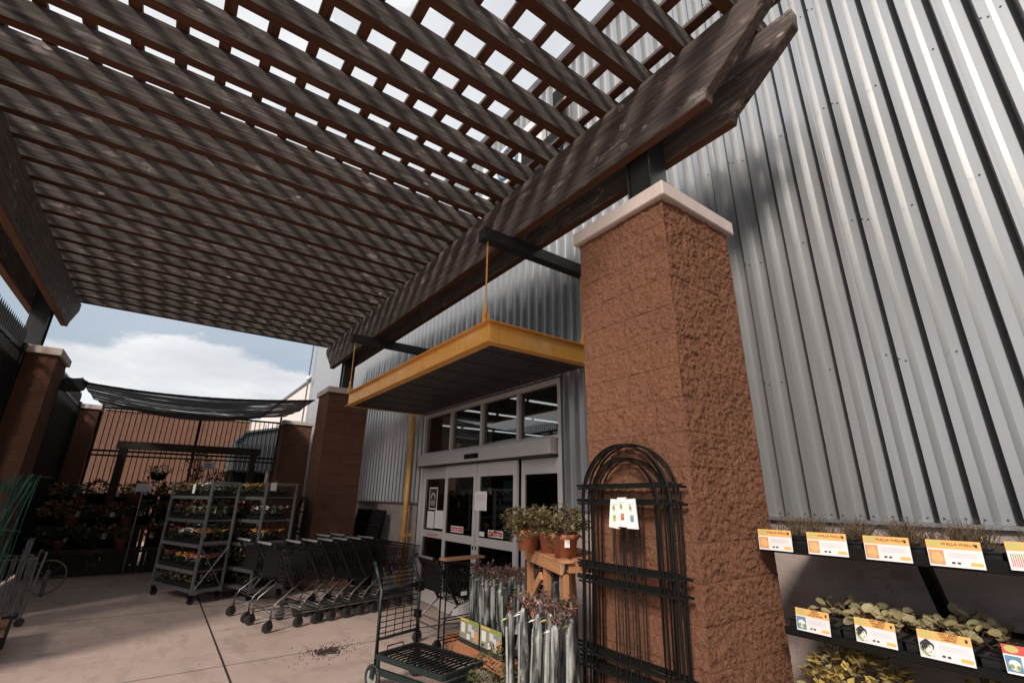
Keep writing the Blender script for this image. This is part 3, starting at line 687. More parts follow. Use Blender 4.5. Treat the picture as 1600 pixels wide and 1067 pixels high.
# flower trays -------------------------------------------------------------
def tray_mesh():
    m = MB(); a, b, h = .20, .215, .055
    m.box(-a, a, -b, b, 0, .006); m.box(-a, a, -b, -b + .006, .006, h); m.box(-a, a, b - .006, b, .006, h); m.box(-a, -a + .006, -b + .007, b - .007, .006, h); m.box(a - .006, a, -b + .007, b - .007, .006, h)
    for i in range(3):
        for j in range(3): m.lathe((-.127 + .127 * i, -.137 + .137 * j, .006), [(.042, 0), (.056, .075), (.062, .08), (.054, .08), (.05, .07)], 8)
    return m.mesh('tray', PLASTIC)
TRAYM = tray_mesh()
def tray_plants(kind, seed):
    pal = {'white': ([L_DARK, L_MID, F_WHITE, F_WHITE], 46, .026), 'pink': ([L_DARK, L_MID, F_PINK, F_ORANGE], 34, .030), 'orange': ([L_DARK, L_MID, F_ORANGE, F_YEL], 34, .028), 'maroon': ([L_DARK, L_DARK, F_MAROON, L_RED], 40, .026), 'green': ([L_MID, L_FERN, F_YEL, F_WHITE], 8, .02), 'russet': ([L_FERN, L_FERN2, L_RUST, F_ORANGE], 22, .024)}[kind]
    m = foliage(230, .21, .17, .065, .034, [0, 0], 4, False, seed, .05)
    rr = random.Random(seed); m.m = [rr.choice((0, 0, 1)) for _ in m.m]
    m2 = MB(); flowers(m2, int(pal[1] * 2.1), .195, .20, pal[2] * 1.3, (2, 2, 3), seed + 5)
    m.add(m2.v, m2.f, 2); m.m[-len(m2.f):] = m2.m
    rr = random.Random(seed)
    for i in range(3): x, y = rr.uniform(-.15, .15), rr.uniform(-.15, .15); m.box(x - .012, x + .012, y - .001, y + .001, .1, .2, 4)
    return m.mesh('flowers', pal[0] + [WHITE])
PLM = {k: [tray_plants(k, s), tray_plants(k, s + 50)] for s, k in enumerate(('white', 'pink', 'orange', 'maroon', 'green', 'russet'))}
def flower_tray(kind, loc, rz, label, group, v=0):
    o = thing('flower_tray', label, 'flower tray', loc, rz, group); link('tray', TRAYM, o); link('flowers', PLM[kind][v], o); return o

# plant racks --------------------------------------------------------------
SHELVES = (.22, .48, .86, 1.23, 1.60)
def plant_rack(loc, rz, label, Wd=.44, Ln=1.38, xb=True):
    r = thing('plant_rack', label, 'plant rack', loc, rz, 'galvanised plant racks')
    for k, y in enumerate((0, Ln)):
        m = MB(); s = .038
        for x in (0, Wd): m.box(x - s / 2, x + s / 2, y - s / 2, y + s / 2, .14, 1.83)
        m.box(s / 2, Wd - s / 2, y - s / 2 + .002, y + s / 2 - .002, 1.785, 1.828); m.box(s / 2, Wd - s / 2, y - s / 2 + .002, y + s / 2 - .002, .16, .205)
        if k == 0 and xb: m.box(s / 2, Wd - s / 2, y - .012, y + .012, .86, .90)
        yy = y - s / 2 - .006 if k == 0 else y + s / 2 + .006
        m.bar((.02, yy, .22), (Wd - .02, yy, .80), .008, .042, 0, (0, 1, 0)); m.bar((Wd - .02, yy + .009, .22), (.02, yy + .009, .80), .008, .042, 0, (0, 1, 0))
        m.add([(-.02, y - .022, .14), (.10, y - .022, .14), (-.02, y - .022, .34)], [(0, 1, 2)]); m.build('end_frame', ZINC, r, bevel=.002)
    for z in SHELVES:
        m = MB(); m.box(-.022, -.004, .02, Ln - .02, z - .05, z); m.box(Wd + .004, Wd + .022, .02, Ln - .02, z - .05, z); m.box(-.003, Wd + .003, .021, Ln - .021, z - .022, z - .004)
        m.build('shelf', ZINC if z in (.22, 1.23) else CART, r)
    for x in (.02, Wd - .02):
        for y in (.04, Ln - .04):
            m = MB(); m.box(x - .03, x + .03, y - .022, y - .016, .05, .139); m.box(x - .03, x + .03, y + .016, y + .022, .05, .139); c = m.build('caster', BLACK, r)
            m = MB(); m.cyl((x + .015, y - .015, .055), (x + .015, y + .015, .055), .055, n=16); m.build('wheel', RUBBER, c)
    m = MB(); m.box(.05, .15, -.034, -.030, 1.70, 1.83) if Wd > .5 else m.box(-.03, -.026, .52, .60, 1.64, 1.79); m.build('price_card', WHITE, r)
    return r
RZ = math.atan2(.36, .93)
rA = (.725, 9.45, 0); rB = (1.49, 9.14, 0)
plant_rack(rA, RZ, 'galvanised plant rack full of flowers nearest the floor joint'); plant_rack(rB, RZ, 'galvanised plant rack with white card standing behind the shopping carts', .55)
kindsA = [['russet', 'russet', 'maroon'], ['pink', 'orange', 'maroon'], ['orange', 'white', 'maroon'], ['green', 'green', 'maroon'], ['white', 'green', 'russet']]
kindsB = [['green', 'russet', 'maroon'], ['maroon', 'russet', 'green'], ['orange', 'maroon', 'green'], ['white', 'maroon', 'pink'], ['russet', 'orange', 'green']]
onm = ['bottom', 'second lowest', 'middle', 'second highest', 'top']; pnm = ['nearest', 'middle', 'farthest']
for (loc, kinds, nm, wd) in ((rA, kindsA, 'left', .44), (rB, kindsB, 'right', .55)):
    for si, z in enumerate(SHELVES):
        for j in range(3):
            p = local(loc, RZ, (wd / 2, .25 + .44 * j, z - .002)); kd = kinds[si][j]
            nmk = {'white': 'white flowers', 'pink': 'pink and orange flowers', 'orange': 'orange and yellow flowers', 'maroon': 'dark maroon flowers', 'green': 'green seedlings', 'russet': 'russet leaved plants'}[kd]
            flower_tray(kd, p, RZ, f'tray of {nmk}, {pnm[j]} on {onm[si]} shelf of {nm} plant rack', f'flower trays on the {nm} plant rack', (si + j) % 2)

# shopping carts -----------------------------------------------------------
def shopping_cart():
    c = thing('shopping_cart', '', 'shopping cart', (0, 0, 0)); w = .27
    m = MB()
    for s in (-w, w):
        m.tube([(0, s, .115), (0, s, .25), (.05, s, .32), (.25, s * .96, .475), (.30, s * .95, .50)], .011, 6)
        m.tube([(.0, s, .16), (.40, s * .86, .16), (.72, s * .72, .15)], .010, 6); 
    m.tube([(0, -w, .235), (0, w, .235)], .009, 6); m.tube([(.05, -w, .30), (.05, w, .30)], .006, 5); m.tube([(.72, -w * .72, .15), (.72, w * .72, .15)], .010, 6)
    for q in range(6): y = -.16 + .064 * q; m.tube([(.05, y, .17), (.72, y * .8, .155)], .004, 4)
    m.build('frame', CHROME, c, True)
    for s in (-w, w):
        m = MB(); m.bar((-.07, s, 1.0), (.26, s * .96, .475), .014, .032); m.tube([(-.07, s, 1.0), (-.03, s, 1.0), (.79, s * .86, .86)], .009, 5); m.build('back_post', WIRE, c)
    m = MB()
    def side(fr, zt, zb, xt, xb, sgn): pass
    def P(u, v, sgn):   # u along, v up: basket side
        xb, zb = .26 + u * .50, .475 + u * .10; xt, zt = -.05 + u * .86, .985 - u * .13
        return (xb + (xt - xb) * v, sgn * (w * .96 - u * .045 + v * .012), zb + (zt - zb) * v)
    for sgn in (-1, 1):
        for i in range(11): m.tube([P(0, i / 10, sgn), P(1, i / 10, sgn)], .0055 if i in (0, 10) else .0032, 4)
        for i in range(13): m.tube([P(i / 12, 0, sgn), P(i / 12, 1, sgn)], .0032, 4)
    for i in range(11): m.tube([P(1, i / 10, -1), P(1, i / 10, 1)], .0055 if i in (0, 10) else .0032, 4)
    for i in range(9):
        f = i / 8
        m.tube([Vector(P(1, 0, -1)).lerp(Vector(P(1, 0, 1)), f), Vector(P(1, 1, -1)).lerp(Vector(P(1, 1, 1)), f)], .0032, 4)
        m.tube([Vector(P(0, 0, -1)).lerp(Vector(P(0, 0, 1)), f), Vector(P(1, 0, -1)).lerp(Vector(P(1, 0, 1)), f)], .0032, 4)
        m.tube([Vector(P(0, 0, -1)).lerp(Vector(P(0, 0, 1)), f), Vector(P(0, .95, -1)).lerp(Vector(P(0, .95, 1)), f)], .0032, 4)
    for i in range(7): m.tube([P(0, i / 6.3, -1), P(0, i / 6.3, 1)], .0032, 4)
    m.build('basket', WIRE, c)
    m = MB(); m.tube([(-.085, -w - .01, 1.0), (-.10, -w - .01, 1.02), (-.10, w + .01, 1.02), (-.085, w + .01, 1.0)], .017, 8); h = m.build('handle', vary('worn grey handle', (.24, .235, .23), .3, .1, .5, 20), c, True)
    m = MB()
    for s in (-w, w): m.cyl((-.10, s * .86, 1.02), (-.10, s * 1.06, 1.02), .024, n=10)
    m.build('end_cap', BLACK, h)
    m = MB()
    m.box(.02, .028, -w * .85, w * .85, .62, .93); m.build('seat_flap', BLACK, c)
    for (x, s) in ((0, -w), (0, w), (.72, -w * .72), (.72, w * .72)):
        m = MB(); m.box(x - .035, x + .02, s - .024, s - .019, .05, .125); m.box(x - .035, x + .02, s + .019, s + .024, .05, .125); m.box(x - .035, x + .02, s - .024, s + .024, .126, .132); k = m.build('caster', WIRE, c)
        m = MB(); m.cyl((x - .02, s - .015, .064), (x - .02, s + .015, .064), .064, n=18); m.cyl((x - .02, s - .018, .064), (x - .02, s + .018, .064), .028, n=12); m.build('wheel', RUBBER, k)
    return c
cart = shopping_cart(); cart.scale = (1, 1, 1)
HD = math.atan2(.22, .97); gC = 'nested black shopping carts'
ordw = ['first and nearest', 'second', 'third', 'fourth', 'fifth', 'sixth', 'last']
for k, s in enumerate((0, .39, .63, .86, 1.09, 1.32, 1.54)):
    loc = (1.40 + .97 * s, 7.43 + .22 * s, 0); lab = f'black wire shopping cart, {ordw[k]} from the left in the front nested row'
    if k == 0: cart.location = loc; cart.rotation_euler = (0, 0, HD); tag(cart, lab, group=gC)
    else: dup(cart, loc, HD, lab, gC)
for k, s in enumerate((0, 1.2, 1.45)): dup(cart, (1.25 + .97 * s, 8.12 + .22 * s, 0), HD, ['black wire cart standing behind the left end of the front nested row', 'black wire cart half hidden behind the middle of the front row', 'black wire cart half hidden behind the right part of the front row'][k], 'black shopping carts in the back row')
cb = dup(cart, (2.86, 5.56, 0), .0, 'single black shopping cart standing before the doors beside the rose boxes', 'single shopping carts'); cb.scale = (.93, .93, .93); cb.pop('group', None) if hasattr(cb, 'pop') else None
if 'group' in cb: del cb['group']

# flat deck cart -----------------------------------------------------------
fc = thing('flatbed_cart', 'dark green flatbed cart with wire deck and tall handle, nearest the camera', 'flatbed cart', (2.12, 4.73, 0), math.atan2(-.96, .28))
Lf, Wf = .86, .235
m = MB()
for s in (-Wf, Wf): m.bar((0, s, .27), (Lf, s, .27), .03, .045)
m.bar((Lf, -Wf, .27), (Lf, Wf, .27), .03, .045); m.bar((0, -Wf, .27), (0, Wf, .27), .03, .045); m.bar((.0, -Wf, .16), (.72, -Wf * .8, .15), .035, .05); m.bar((.0, Wf, .16), (.72, Wf * .8, .15), .035, .05); m.bar((.72, -Wf * .8, .15), (.72, Wf * .8, .15), .03, .04)
m.bar((.03, -Wf, .16), (.03, -Wf, .26), .03, .03); m.bar((.03, Wf, .16), (.03, Wf, .26), .03, .03); m.build('chassis', GREENP, fc, bevel=.005)
m = MB()
for i in range(15): x = .055 + i * .0535; m.box(x - .006, x + .006, -Wf + .016, Wf - .016, .284, .296)
for y in (-.08, .08): m.box(.016, Lf - .016, y - .006, y + .006, .274, .2835)
m.build('wire_deck', WIRE, fc)
m = MB(); m.tube([(.10, -.20, .296), (.10, -.20, .36), (.13, -.05, .37), (.10, -.0, .296)], .007, 5); m.tube([(.45, -.17, .296), (.45, -.2, .24), (.5, -.2, .24)], .007, 5); m.build('deck_hook', BLACK, fc)
m = MB()
for s in (-Wf, Wf): m.tube([(.0, s, .15), (-.01, s, .80), (-.10, s, .95), (-.16, s, 1.03)], .019, 8)
m.tube([(-.012, -Wf, .80), (-.012, Wf, .80)], .022, 8); m.tube([(-.005, -Wf, .40), (-.005, Wf, .40)], .014, 6); m.build('handle_post', GREENP, fc, True)
m = MB()
for i in range(8): z = .44 + i * .046; m.tube([(-.008, -Wf, z), (-.008, Wf, z)], .0045, 4)
for i in range(4): y = -.15 + i * .1; m.tube([(-.008, y, .40), (-.008, y, .80)], .0055, 4)
for i in range(5): z = .84 + i * .035; m.tube([(-.04 - i * .022, -Wf, z), (-.04 - i * .022, Wf, z)], .005, 4)
for i in range(4): y = -.15 + i * .1; m.tube([(-.02, y, .80), (-.13, y, .98)], .005, 4)
m.build('back_grid', BLACK, fc)
m = MB(); m.box(-.05, .03, Wf - .035, Wf + .04, .74, .83); m.box(-.04, .02, Wf - .03, Wf + .03, .50, .57); m.build('clamp', BLACK, fc, bevel=.006)
for (x, s, r) in ((-.02, -Wf - .01, .105), (-.02, Wf + .01, .105), (.74, -Wf * .8, .075), (.74, Wf * .8, .075)):
    m = MB(); m.bar((x + .02, s - .03, r), (x + .03, s - .03, .2), .006, .05, 0, (1, 0, 0)); m.bar((x + .02, s + .03, r), (x + .03, s + .03, .2), .006, .05, 0, (1, 0, 0)); c = m.build('fork', GREENP, fc)
    m = MB(); m.ring((x, s, r), r - .018, .018, 'y', 24, 8); m.build('tyre', RUBBER, c, True)
    m = MB(); m.cyl((x, s - .012, r), (x, s + .012, r), r * .62, n=20); m.cyl((x, s - .022, r), (x, s + .022, r), r * .22, n=10); m.build('rim', HUB, c)

# ------------------------------------------------------------------ rose display
cr = thing('wooden_crate', 'low orange pine crate on blocks carrying the rose boxes', 'crate', (2.872, 4.07, 0))
m = MB(); m.box(0, .62, 0, .022, .09, .20); m.box(0, .022, .023, 1.13, .09, .20); m.box(.023, .62, 1.108, 1.13, .09, .20); m.box(.023, .62, .023, 1.107, .165, .185); m.build('box_side', wood('crate pine', 'y', (.33, .13, .06), (.47, .20, .10), (.56, .27, .15), .3, .8, patch=False, rough=.6), cr, bevel=.003)
m = MB()
for y in (.12, .85): m.box(.04, .14, y, y + .1, 0, .0895); m.box(.45, .55, y, y + .1, 0, .0895)
m.build('foot_block', DARKWOOD, cr)
for i, (y0, lab) in enumerate(((4.505, 'printed green rose box at the left end of the pine crate'), (4.105, 'printed green rose box at the right end of the pine crate'))):
    b = thing('printed_box', lab, 'box', (2.885, y0, .201), 0, 'printed rose boxes on the pine crate')
    m = MB(); m.box(0, .5, 0, .012, 0, .20); m.box(0, .5, .368, .38, 0, .20); m.box(.0, .012, .013, .367, 0, .235); m.box(.49, .5, .013, .367, 0, .2); m.box(.013, .489, .013, .367, 0, .01); m.build('carton', BLACK, b)
    m = MB(); F = lambda y0, y1, z0, z1, mi, d: m.box(-.002 - d, -.001 - d, y0, y1, z0, z1, mi)
    F(.004, .376, .045, .235, 0, 0); F(.004, .376, .205, .232, 1, .0015); F(.20, .36, .209, .228, 2, .003)
    F(.27, .35, .10, .19, 3, .0015); F(.14, .21, .13, .195, 4, .0015); F(.17, .23, .055, .105, 3, .003); F(.02, .10, .06, .15, 5, .0015); F(.09, .14, .09, .16, 4, .003); F(.24, .26, .11, .20, 1, .0015)
    F(.004, .376, 0, .045, 6, 0); m.build('printed_front', [vary('rose print ground', (.30, .30, .22), .45, 0, .6, 30), GREENPR, AMBER, WHITE, LGREY, ONION, INK], b)
def rose_mesh(seed, L):
    rr = random.Random(seed); s = MB(); prof = []
    for k in range(9): prof.append((.038 * (.85 + rr.uniform(-.14, .18)) * (.8 if k in (0, 8) else 1), L * k / 8))
    s.lathe((0, 0, 0), [(.02, 0)] + prof + [(.012, L + .02)], 10); me1 = s.mesh('sleeve', SLEEVE, False)
    m = MB()
    for k in range(7):
        a = rr.uniform(0, 2 * PI); d = Vector((math.cos(a) * .5, math.sin(a) * .35, 1)); p = Vector((0, 0, L)); q = p + d * rr.uniform(.025, .06); e = q + (d + Vector((rr.gauss(0, .7), rr.gauss(0, .7), .1))) * rr.uniform(.02, .045); m.tube([p, q, e], [.006, .0045, .002], 4)
        for q_ in range(4): m.leaf(q.lerp(e, rr.random()), (rr.gauss(0, 1), rr.gauss(0, 1), rr.gauss(.3, .5)), (0, 0, 1), .035, .018, rr.choice((1, 1, 2)))
    me2 = m.mesh('stems', [STEM, STEM2, L_DARK])
    m = MB(); a = rr.uniform(0, 6.28); m.leaf((0, 0, L - .01), (-1, rr.gauss(0, .5), -.25), (0, 0, 1), .075, .03, 0); m.add([(-.037, -.008, L - .06), (-.037, .008, L - .06), (-.040, .008, L * .45), (-.040, -.008, L * .45)], [(0, 1, 2, 3)], 1); me3 = m.mesh('label_strip', [rr.choice((OLIVE, WHITE)), STRIP])
    return me1, me2, me3
ROSE = [rose_mesh(s, .62) for s in range(7)] + [rose_mesh(s + 40, .90) for s in range(7)]
def rose(loc, label, group, v, sc):
    o = thing('bare_root_rose', label, 'wrapped rose', loc, R.uniform(-.5, .5), group); o.scale = (sc[0], sc[0], sc[1])
    o.rotation_euler[0] = R.uniform(-.05, .05); o.rotation_euler[1] = R.uniform(-.05, .05)
    for n, me in zip(('sleeve', 'stems', 'label_strip'), ROSE[v]): link(n, me, o)
roww = ['front', 'second', 'third', 'back']; i = 0
for r in range(4):
    for c in range(7):
        rose((2.955 + r * .115 + R.uniform(-.012, .012), 4.13 + c * .112 + R.uniform(-.015, .015), .214), f'silver wrapped rose in the box display, {roww[r]} row, number {c + 1} from the right', 'wrapped roses in the printed boxes', i % 7, (1.0, 1. + R.uniform(-.06, .06))); i += 1
bk = thing('rose_bin', 'dark low bin holding the nearest bunch of wrapped roses', 'bin', (1.98, 2.36, 0), .0)
m = MB(); m.box(0, .43, 0, .015, 0, .3); m.box(0, .43, .485, .50, 0, .3); m.box(0, .015, .016, .484, 0, .3); m.box(.415, .43, .016, .484, 0, .3); m.box(.016, .414, .016, .484, 0, .02); m.build('bin_side', BLACK, bk)
for r in range(3):
    for c in range(5):
        rose((2.06 + r * .115 + R.uniform(-.012, .012), 2.42 + c * .095 + R.uniform(-.012, .012), .03), f'silver wrapped rose in the nearest bunch, {["front", "middle", "back"][r]} row, number {c + 1} from the right', 'wrapped roses in the nearest bunch', 7 + (i * 3) % 7, (.98, 1. + R.uniform(-.04, .04))); i += 1
for c in range(6): rose((3.12 + (c % 2) * .14, 3.52 + (c // 2) * .13, .03), f'silver wrapped rose standing behind the pine plant stand, number {c + 1}', 'wrapped roses behind the plant stand', 7 + c, (1., .98))
lb = thing('leafy_shrub', 'low dull green shrub on the floor between the rose boxes and the plant stand', 'shrub', (2.78, 3.62, 0))
foliage(260, .17, .36, .06, .035, [0, 1], 4, False, 77, .1).build('foliage', [L_MID, L_FERN], lb); m = MB(); m.lathe((0, 0, 0), [(.001, 0), (.08, 0), (.11, .15), (.10, .15), (.001, .14)], 14); m.build('pot', PLASTIC, lb)
lb2 = dup(lb, (2.55, 3.72, 0), 1.2, 'dull green shrub on the floor left of the other shrub')
ds = thing('display_stand', 'black wire display stand with an orange wooden plank top', 'display stand', (2.68, 4.97, 0), .1)
m = MB(); m.box(0, .54, -.07, .07, .975, 1.0); m.build('plank', wood('plank pine', 'x', (.42, .20, .11), (.55, .29, .17), (.62, .36, .23), .3, .8, patch=False, rough=.6), ds, bevel=.003)
m = MB()
for x in (.03, .51):
    for y in (-.05, .05): m.tube([(x, y, .0), (x, y, .974)], .009, 5)
for z in (.2, .4, .6, .8):
    m.tube([(.03, -.05, z), (.51, -.05, z)], .006, 4); m.tube([(.03, .05, z), (.51, .05, z)], .006, 4)
m.bar((.03, -.05, .95), (.3, -.05, .55), .012, .012); m.build('stand_frame', BLACK, ds)
m = MB(); m.box(.22, .30, -.065, -.062, .62, .66); m.box(.12, .19, -.065, -.062, .44, .5); m.build('price_tag', WHITE, ds)

# pine plant stand with pots ----------------------------------------------
st = thing('plant_stand', 'orange pine slatted plant stand carrying terracotta pots beside the pillar', 'plant stand', (2.60, 3.33, 0), math.atan2(-.93, -.36))
PINEX = wood('pine along x', 'x', (.33, .14, .065), (.48, .24, .12), (.60, .34, .19), .3, .8, patch=False, rough=.6)
LS, WS, HS = .86, .36, 1.255
for (x, y) in ((.04, .0), (.04, WS), (LS - .04, 0), (LS - .04, WS), (.46, 0)):
    m = MB(); m.box(x - .035, x + .035, y - .02, y + .02, 0, HS - .09); m.build('leg', PINE, st, bevel=.003)
for y in (-.032, WS + .032):
    m = MB(); m.box(0, LS, y - .011, y + .011, HS - .09, HS - .021); m.build('side_rail', PINEX, st, bevel=.003)
for i in range(4):
    m = MB(); y = -.04 + i * .118; m.box(-.02, LS + .02, y, y + .088, HS - .02, HS); m.build('top_slat', PINEX, st, bevel=.003)
for x in (.04, LS - .04):
    m = MB(); m.box(x - .03, x + .03, .021, WS - .021, HS - .08, HS - .021); m.build('cross_rail', PINE, st)
m = MB(); m.bar((.06, -.032, .84), (.42, -.032, 1.10), .022, .055); m.build('brace', PINEX, st)
m = MB(); m.box(.02, LS - .02, -.03, -.011, .32, .40); m.box(.02, LS - .02, WS + .011, WS + .03, .32, .40); m.build('low_rail', PINEX, st)
RED = mat('red knob', (.6, .05, .04), .4)
def geranium(loc, label, seed, big=1.):
    g = thing('potted_geranium', label, 'potted plant', loc, seed, 'ferny plants in terracotta pots on the pine stand')
    m = MB(); m.lathe((0, 0, 0), [(.001, 0), (.072, 0), (.088, .115), (.098, .116), (.102, .15), (.094, .15), (.09, .14), (.001, .135)], 22); m.build('pot', TERRA, g, True)
    m = MB(); rr = random.Random(seed)
    for i in range(44):
        a = rr.uniform(0, 2 * PI); ln = rr.uniform(.17, .33) * big; el = rr.uniform(.0, 1.25); d = Vector((math.cos(a) * math.cos(el), math.sin(a) * math.cos(el), math.sin(el))); p0 = Vector((math.cos(a) * .03, math.sin(a) * .03, .14)); p1 = p0 + d * ln * .6; p2 = p1 + (d + Vector((0, 0, -.75))) * ln * .5
        m.tube([p0, p1, p2], [.003, .0025, .0015], 3, 2, cap=False)
        for q in range(20):
            f = rr.uniform(.25, 1); c = p0.lerp(p1, f / .6) if f < .6 else p1.lerp(p2, (f - .6) / .4); m.leaf(c, (rr.gauss(d.x, .8), rr.gauss(d.y, .8), rr.gauss(.1, .5)), (rr.gauss(0, .3), rr.gauss(0, .3), 1), rr.uniform(.025, .05), rr.uniform(.014, .026), rr.choice((0, 0, 1)))
    m.build('foliage', [L_FERN, L_FERN2, STEM], g)
    m = MB(); m.box(-.106, -.104, -.015, .02, .07, .12); m.build('pot_label', WHITE, g)
geranium((2.40, 2.66, HS + .001), 'ferny plant in terracotta pot nearest the trellis on the pine stand', 1)
geranium((2.50, 2.93, HS + .001), 'ferny plant in terracotta pot in the middle of the pine stand', 2)
geranium((2.44, 3.14, HS + .001), 'ferny plant in terracotta pot second from the left on the pine stand', 3, .95)
geranium((2.60, 3.28, HS + .001), 'ferny plant in terracotta pot at the left end of the pine stand', 4, .9)

# trellises ----------------------------------------------------------------
def trellis():
    tr = thing('trellis_arch', '', 'trellis', (0, 0, 0)); W_ = .345; zs = 1.62
    m = MB(); pts = [(0, -W_, .0), (0, -W_, .8), (0, -W_, zs)] + [(0, -W_ * math.cos(a), zs + W_ * math.sin(a)) for a in [PI * i / 22 for i in range(1, 22)]] + [(0, W_, zs), (0, W_, .8), (0, W_, 0)]
    m.tube(pts, .0068, 6); m.build('outer_hoop', BLACK, tr, True)
    m = MB(); W2 = W_ - .085; pts = [(0, -W2, .0), (0, -W2, zs)] + [(0, -W2 * math.cos(a), zs + W2 * math.sin(a)) for a in [PI * i / 18 for i in range(1, 18)]] + [(0, W2, zs), (0, W2, 0)]
    m.tube(pts, .0055, 5); m.build('inner_hoop', BLACK, tr, True)
    m = MB()
    for y in (-.075, .0, .075): m.tube([(0, y, 0), (0, y, zs + .05)], .0035, 4)
    m.build('upright_bars', BLACK, tr)
    for z in (1.62, 1.715, 1.155, 1.24, .70, .775):
        m = MB(); m.box(-.007, -.001, -W_ - .05, W_ + .05, z - .0065, z + .0065); m.build('cross_bar', BLACK, tr)
    return tr
tr0 = trellis(); gT = 'arched black trellises leaning on the nearest pillar'
for k in range(5):
    loc = (2.27 + .022 * k, 2.05 + (-.03, .035, -.012, .05, .015)[k], (0, .006, .014, .02, .01)[k]); lab = 'arched black metal trellis leaning in a stack on the nearest block pillar'
    if k == 0: o = tr0; o.location = loc; tag(o, lab, group=gT)
    else: o = dup(tr0, loc, None, lab, gT)
    o.rotation_euler = ((-.012, .014, .004, -.006, .02)[k], .036 - .002 * k, 0)
for k in range(4):
    o = dup(tr0, (2.22 + .03 * k, 10.02 + .03 * k, 0), None, 'arched black trellis leaning in the stack on the far brown pillar', 'arched trellises leaning on the far pillar'); o.rotation_euler = (.01 * k, .05 - .006 * k, 0); o.scale = (1, 1, .82)
def packet(loc, label, rx, col):
    p = thing('seed_packet', label, 'packet', loc, 0, 'white packets hanging on the trellis'); p.rotation_euler = (rx, .05, .12)
    m = MB(); m.prism([(-.034, -.165), (.040, -.16), (.032, 0), (-.028, 0)], 'x', -.002, .006); m.build('card', WHITE, p)
    m = MB(); m.box(-.0035, -.0022, -.010, .012, -.125, -.09, 0); m.box(-.0045, -.0036, -.006, .006, -.108, -.095, 1); m.box(-.0035, -.0022, -.02, .022, -.03, -.024, 2); m.leaf((-.004, .002, -.07), (0, .2, 1), (-1, 0, 0), .04, .02, 1); m.build('print', [col, GREENPR, LGREY], p)
    m = MB(); m.ring((0, .0, .055), .022, .0022, 'x', 12, 4, 0, -.9, PI + .5); m.tube([(0, -.02, .045), (0, 0, -.006)], .002, 4); m.build('hook', BLACK, p)
packet((2.245, 2.03, 1.645), 'white packet with small plant picture hanging at the left on the trellis', .05, OLIVE); packet((2.235, 1.968, 1.655), 'white packet with red print hanging in the middle on the trellis', -.03, REDP); packet((2.24, 1.905, 1.648), 'white packet with green print hanging at the right on the trellis', -.06, BLUEP)

# ------------------------------------------------------------------ wall shelf with seedling trays
SX = 2.99
sf = thing('wall_shelf', 'black metal display shelf of three tiers against the store wall', 'shelf', (0, 0, 0))
m = MB(); tiers = ((1.362, 1.415, 1.575), (.945, .985, 1.505), (.50, .54, 1.48))
for z0, z1, ye in tiers:
    m = MB(); m.box(SX, SX + .02, -1.4, ye, z0, z1); m.box(SX + .021, WX - .1, ye - .02, ye, z0, z1); m.box(SX + .021, WX - .1, -1.4, ye - .021, z0 + .015, z0 + .022); m.box(WX - .099, WX - .08, -1.4, ye, z0, z1 + .03); m.build('tier', BLACK, sf, bevel=.003)
for y in (.93, -.3):
    m = MB(); m.bar((WX - .03, y, .80), (WX - .40, y, 1.345), .05, .055); m.box(WX - .5, WX - .08, y - .03, y + .03, 1.33, 1.361); m.build('bracket', BLACK, sf)
for y in (-.2, -1.2):
    m = MB(); m.box(WX - .079, WX - .03, y - .025, y + .025, 0, 1.36); m.build('upright', BLACK, sf)
m = MB(); m.bar((SX + .1, 1.44, 0), (SX + .1, 1.44, .499), .04, .04); m.bar((SX + .1, -1.3, 0), (SX + .1, -1.3, .499), .04, .04); m.build('support', BLACK, sf)
def seed_tray(loc, label, group, kind, seed):
    o = thing('seedling_tray', label, 'seedling tray', loc, 0, group); rr = random.Random(seed)
    m = MB(); a, b, h = .26, .123, .062
    m.box(-a, a, -b, b, 0, .005); m.box(-a, -a + .005, -b, b, .005, h); m.box(a - .005, a, -b, b, .005, h); m.box(-a + .006, a - .006, -b, -b + .005, .005, h); m.box(-a + .006, a - .006, b - .005, b, .005, h); m.box(-a - .012, -a, -b - .003, b + .003, h - .008, h)
    for y in (-.06, .0, .06): m.box(-a + .008, -a + .09, y - .026, y + .026, h, h + .012)
    m.build('tray', PLASTIC, o, bevel=.002)
    m = MB(); m.box(-a + .007, a - .007, -b + .007, b - .007, h - .012, h - .004); m.build('soil', SOIL, o)
    if kind == 'onion':
        m = MB()
        for c in range(9):
            q = foliage(26, .04, .145, 0, .0019, [0, 1, 0], 4, True, seed * 31 + c); px, py = rr.uniform(-.2, .14), rr.uniform(-.09, .09); m.add([(v[0] + px, v[1] + py, v[2] + h - .006) for v in q.v], q.f); m.m[-len(q.m):] = q.m
        m.build('seedlings', [L_ONION, L_ONION2, L_ONION], o)
    elif kind == 'bare': pass
    else:
        m = MB()
        for c in range({'few': 6, 'cabbage': 22}[kind]):
            px, py = rr.uniform(-.20, .20), rr.uniform(-.10, .10)
            for q in range(rr.randint(4, 7)):
                an = rr.uniform(0, 2 * PI); el = rr.uniform(.4, 1.3); d = Vector((math.cos(an) * math.cos(el), math.sin(an) * math.cos(el), math.sin(el))); p0 = Vector((px, py, h - .006)); p1 = p0 + d * rr.uniform(.03, .085)
                m.tube([p0, p1], [.0022, .0016], 3, 2, cap=False); s = rr.uniform(.036, .056); m.leaf(p1, (d.x + rr.gauss(0, .3), d.y + rr.gauss(0, .3), rr.gauss(.1, .3)), (rr.gauss(-.4, .4), rr.gauss(0, .4), 1), s * 1.15, s * .9, rr.choice((0, 0, 1)), 9)
        m.build('seedlings', [L_PALE, L_PALE2, STEM], o)
    return o
pos = ['leftmost', 'second from left', 'middle', 'second from right', 'rightmost']
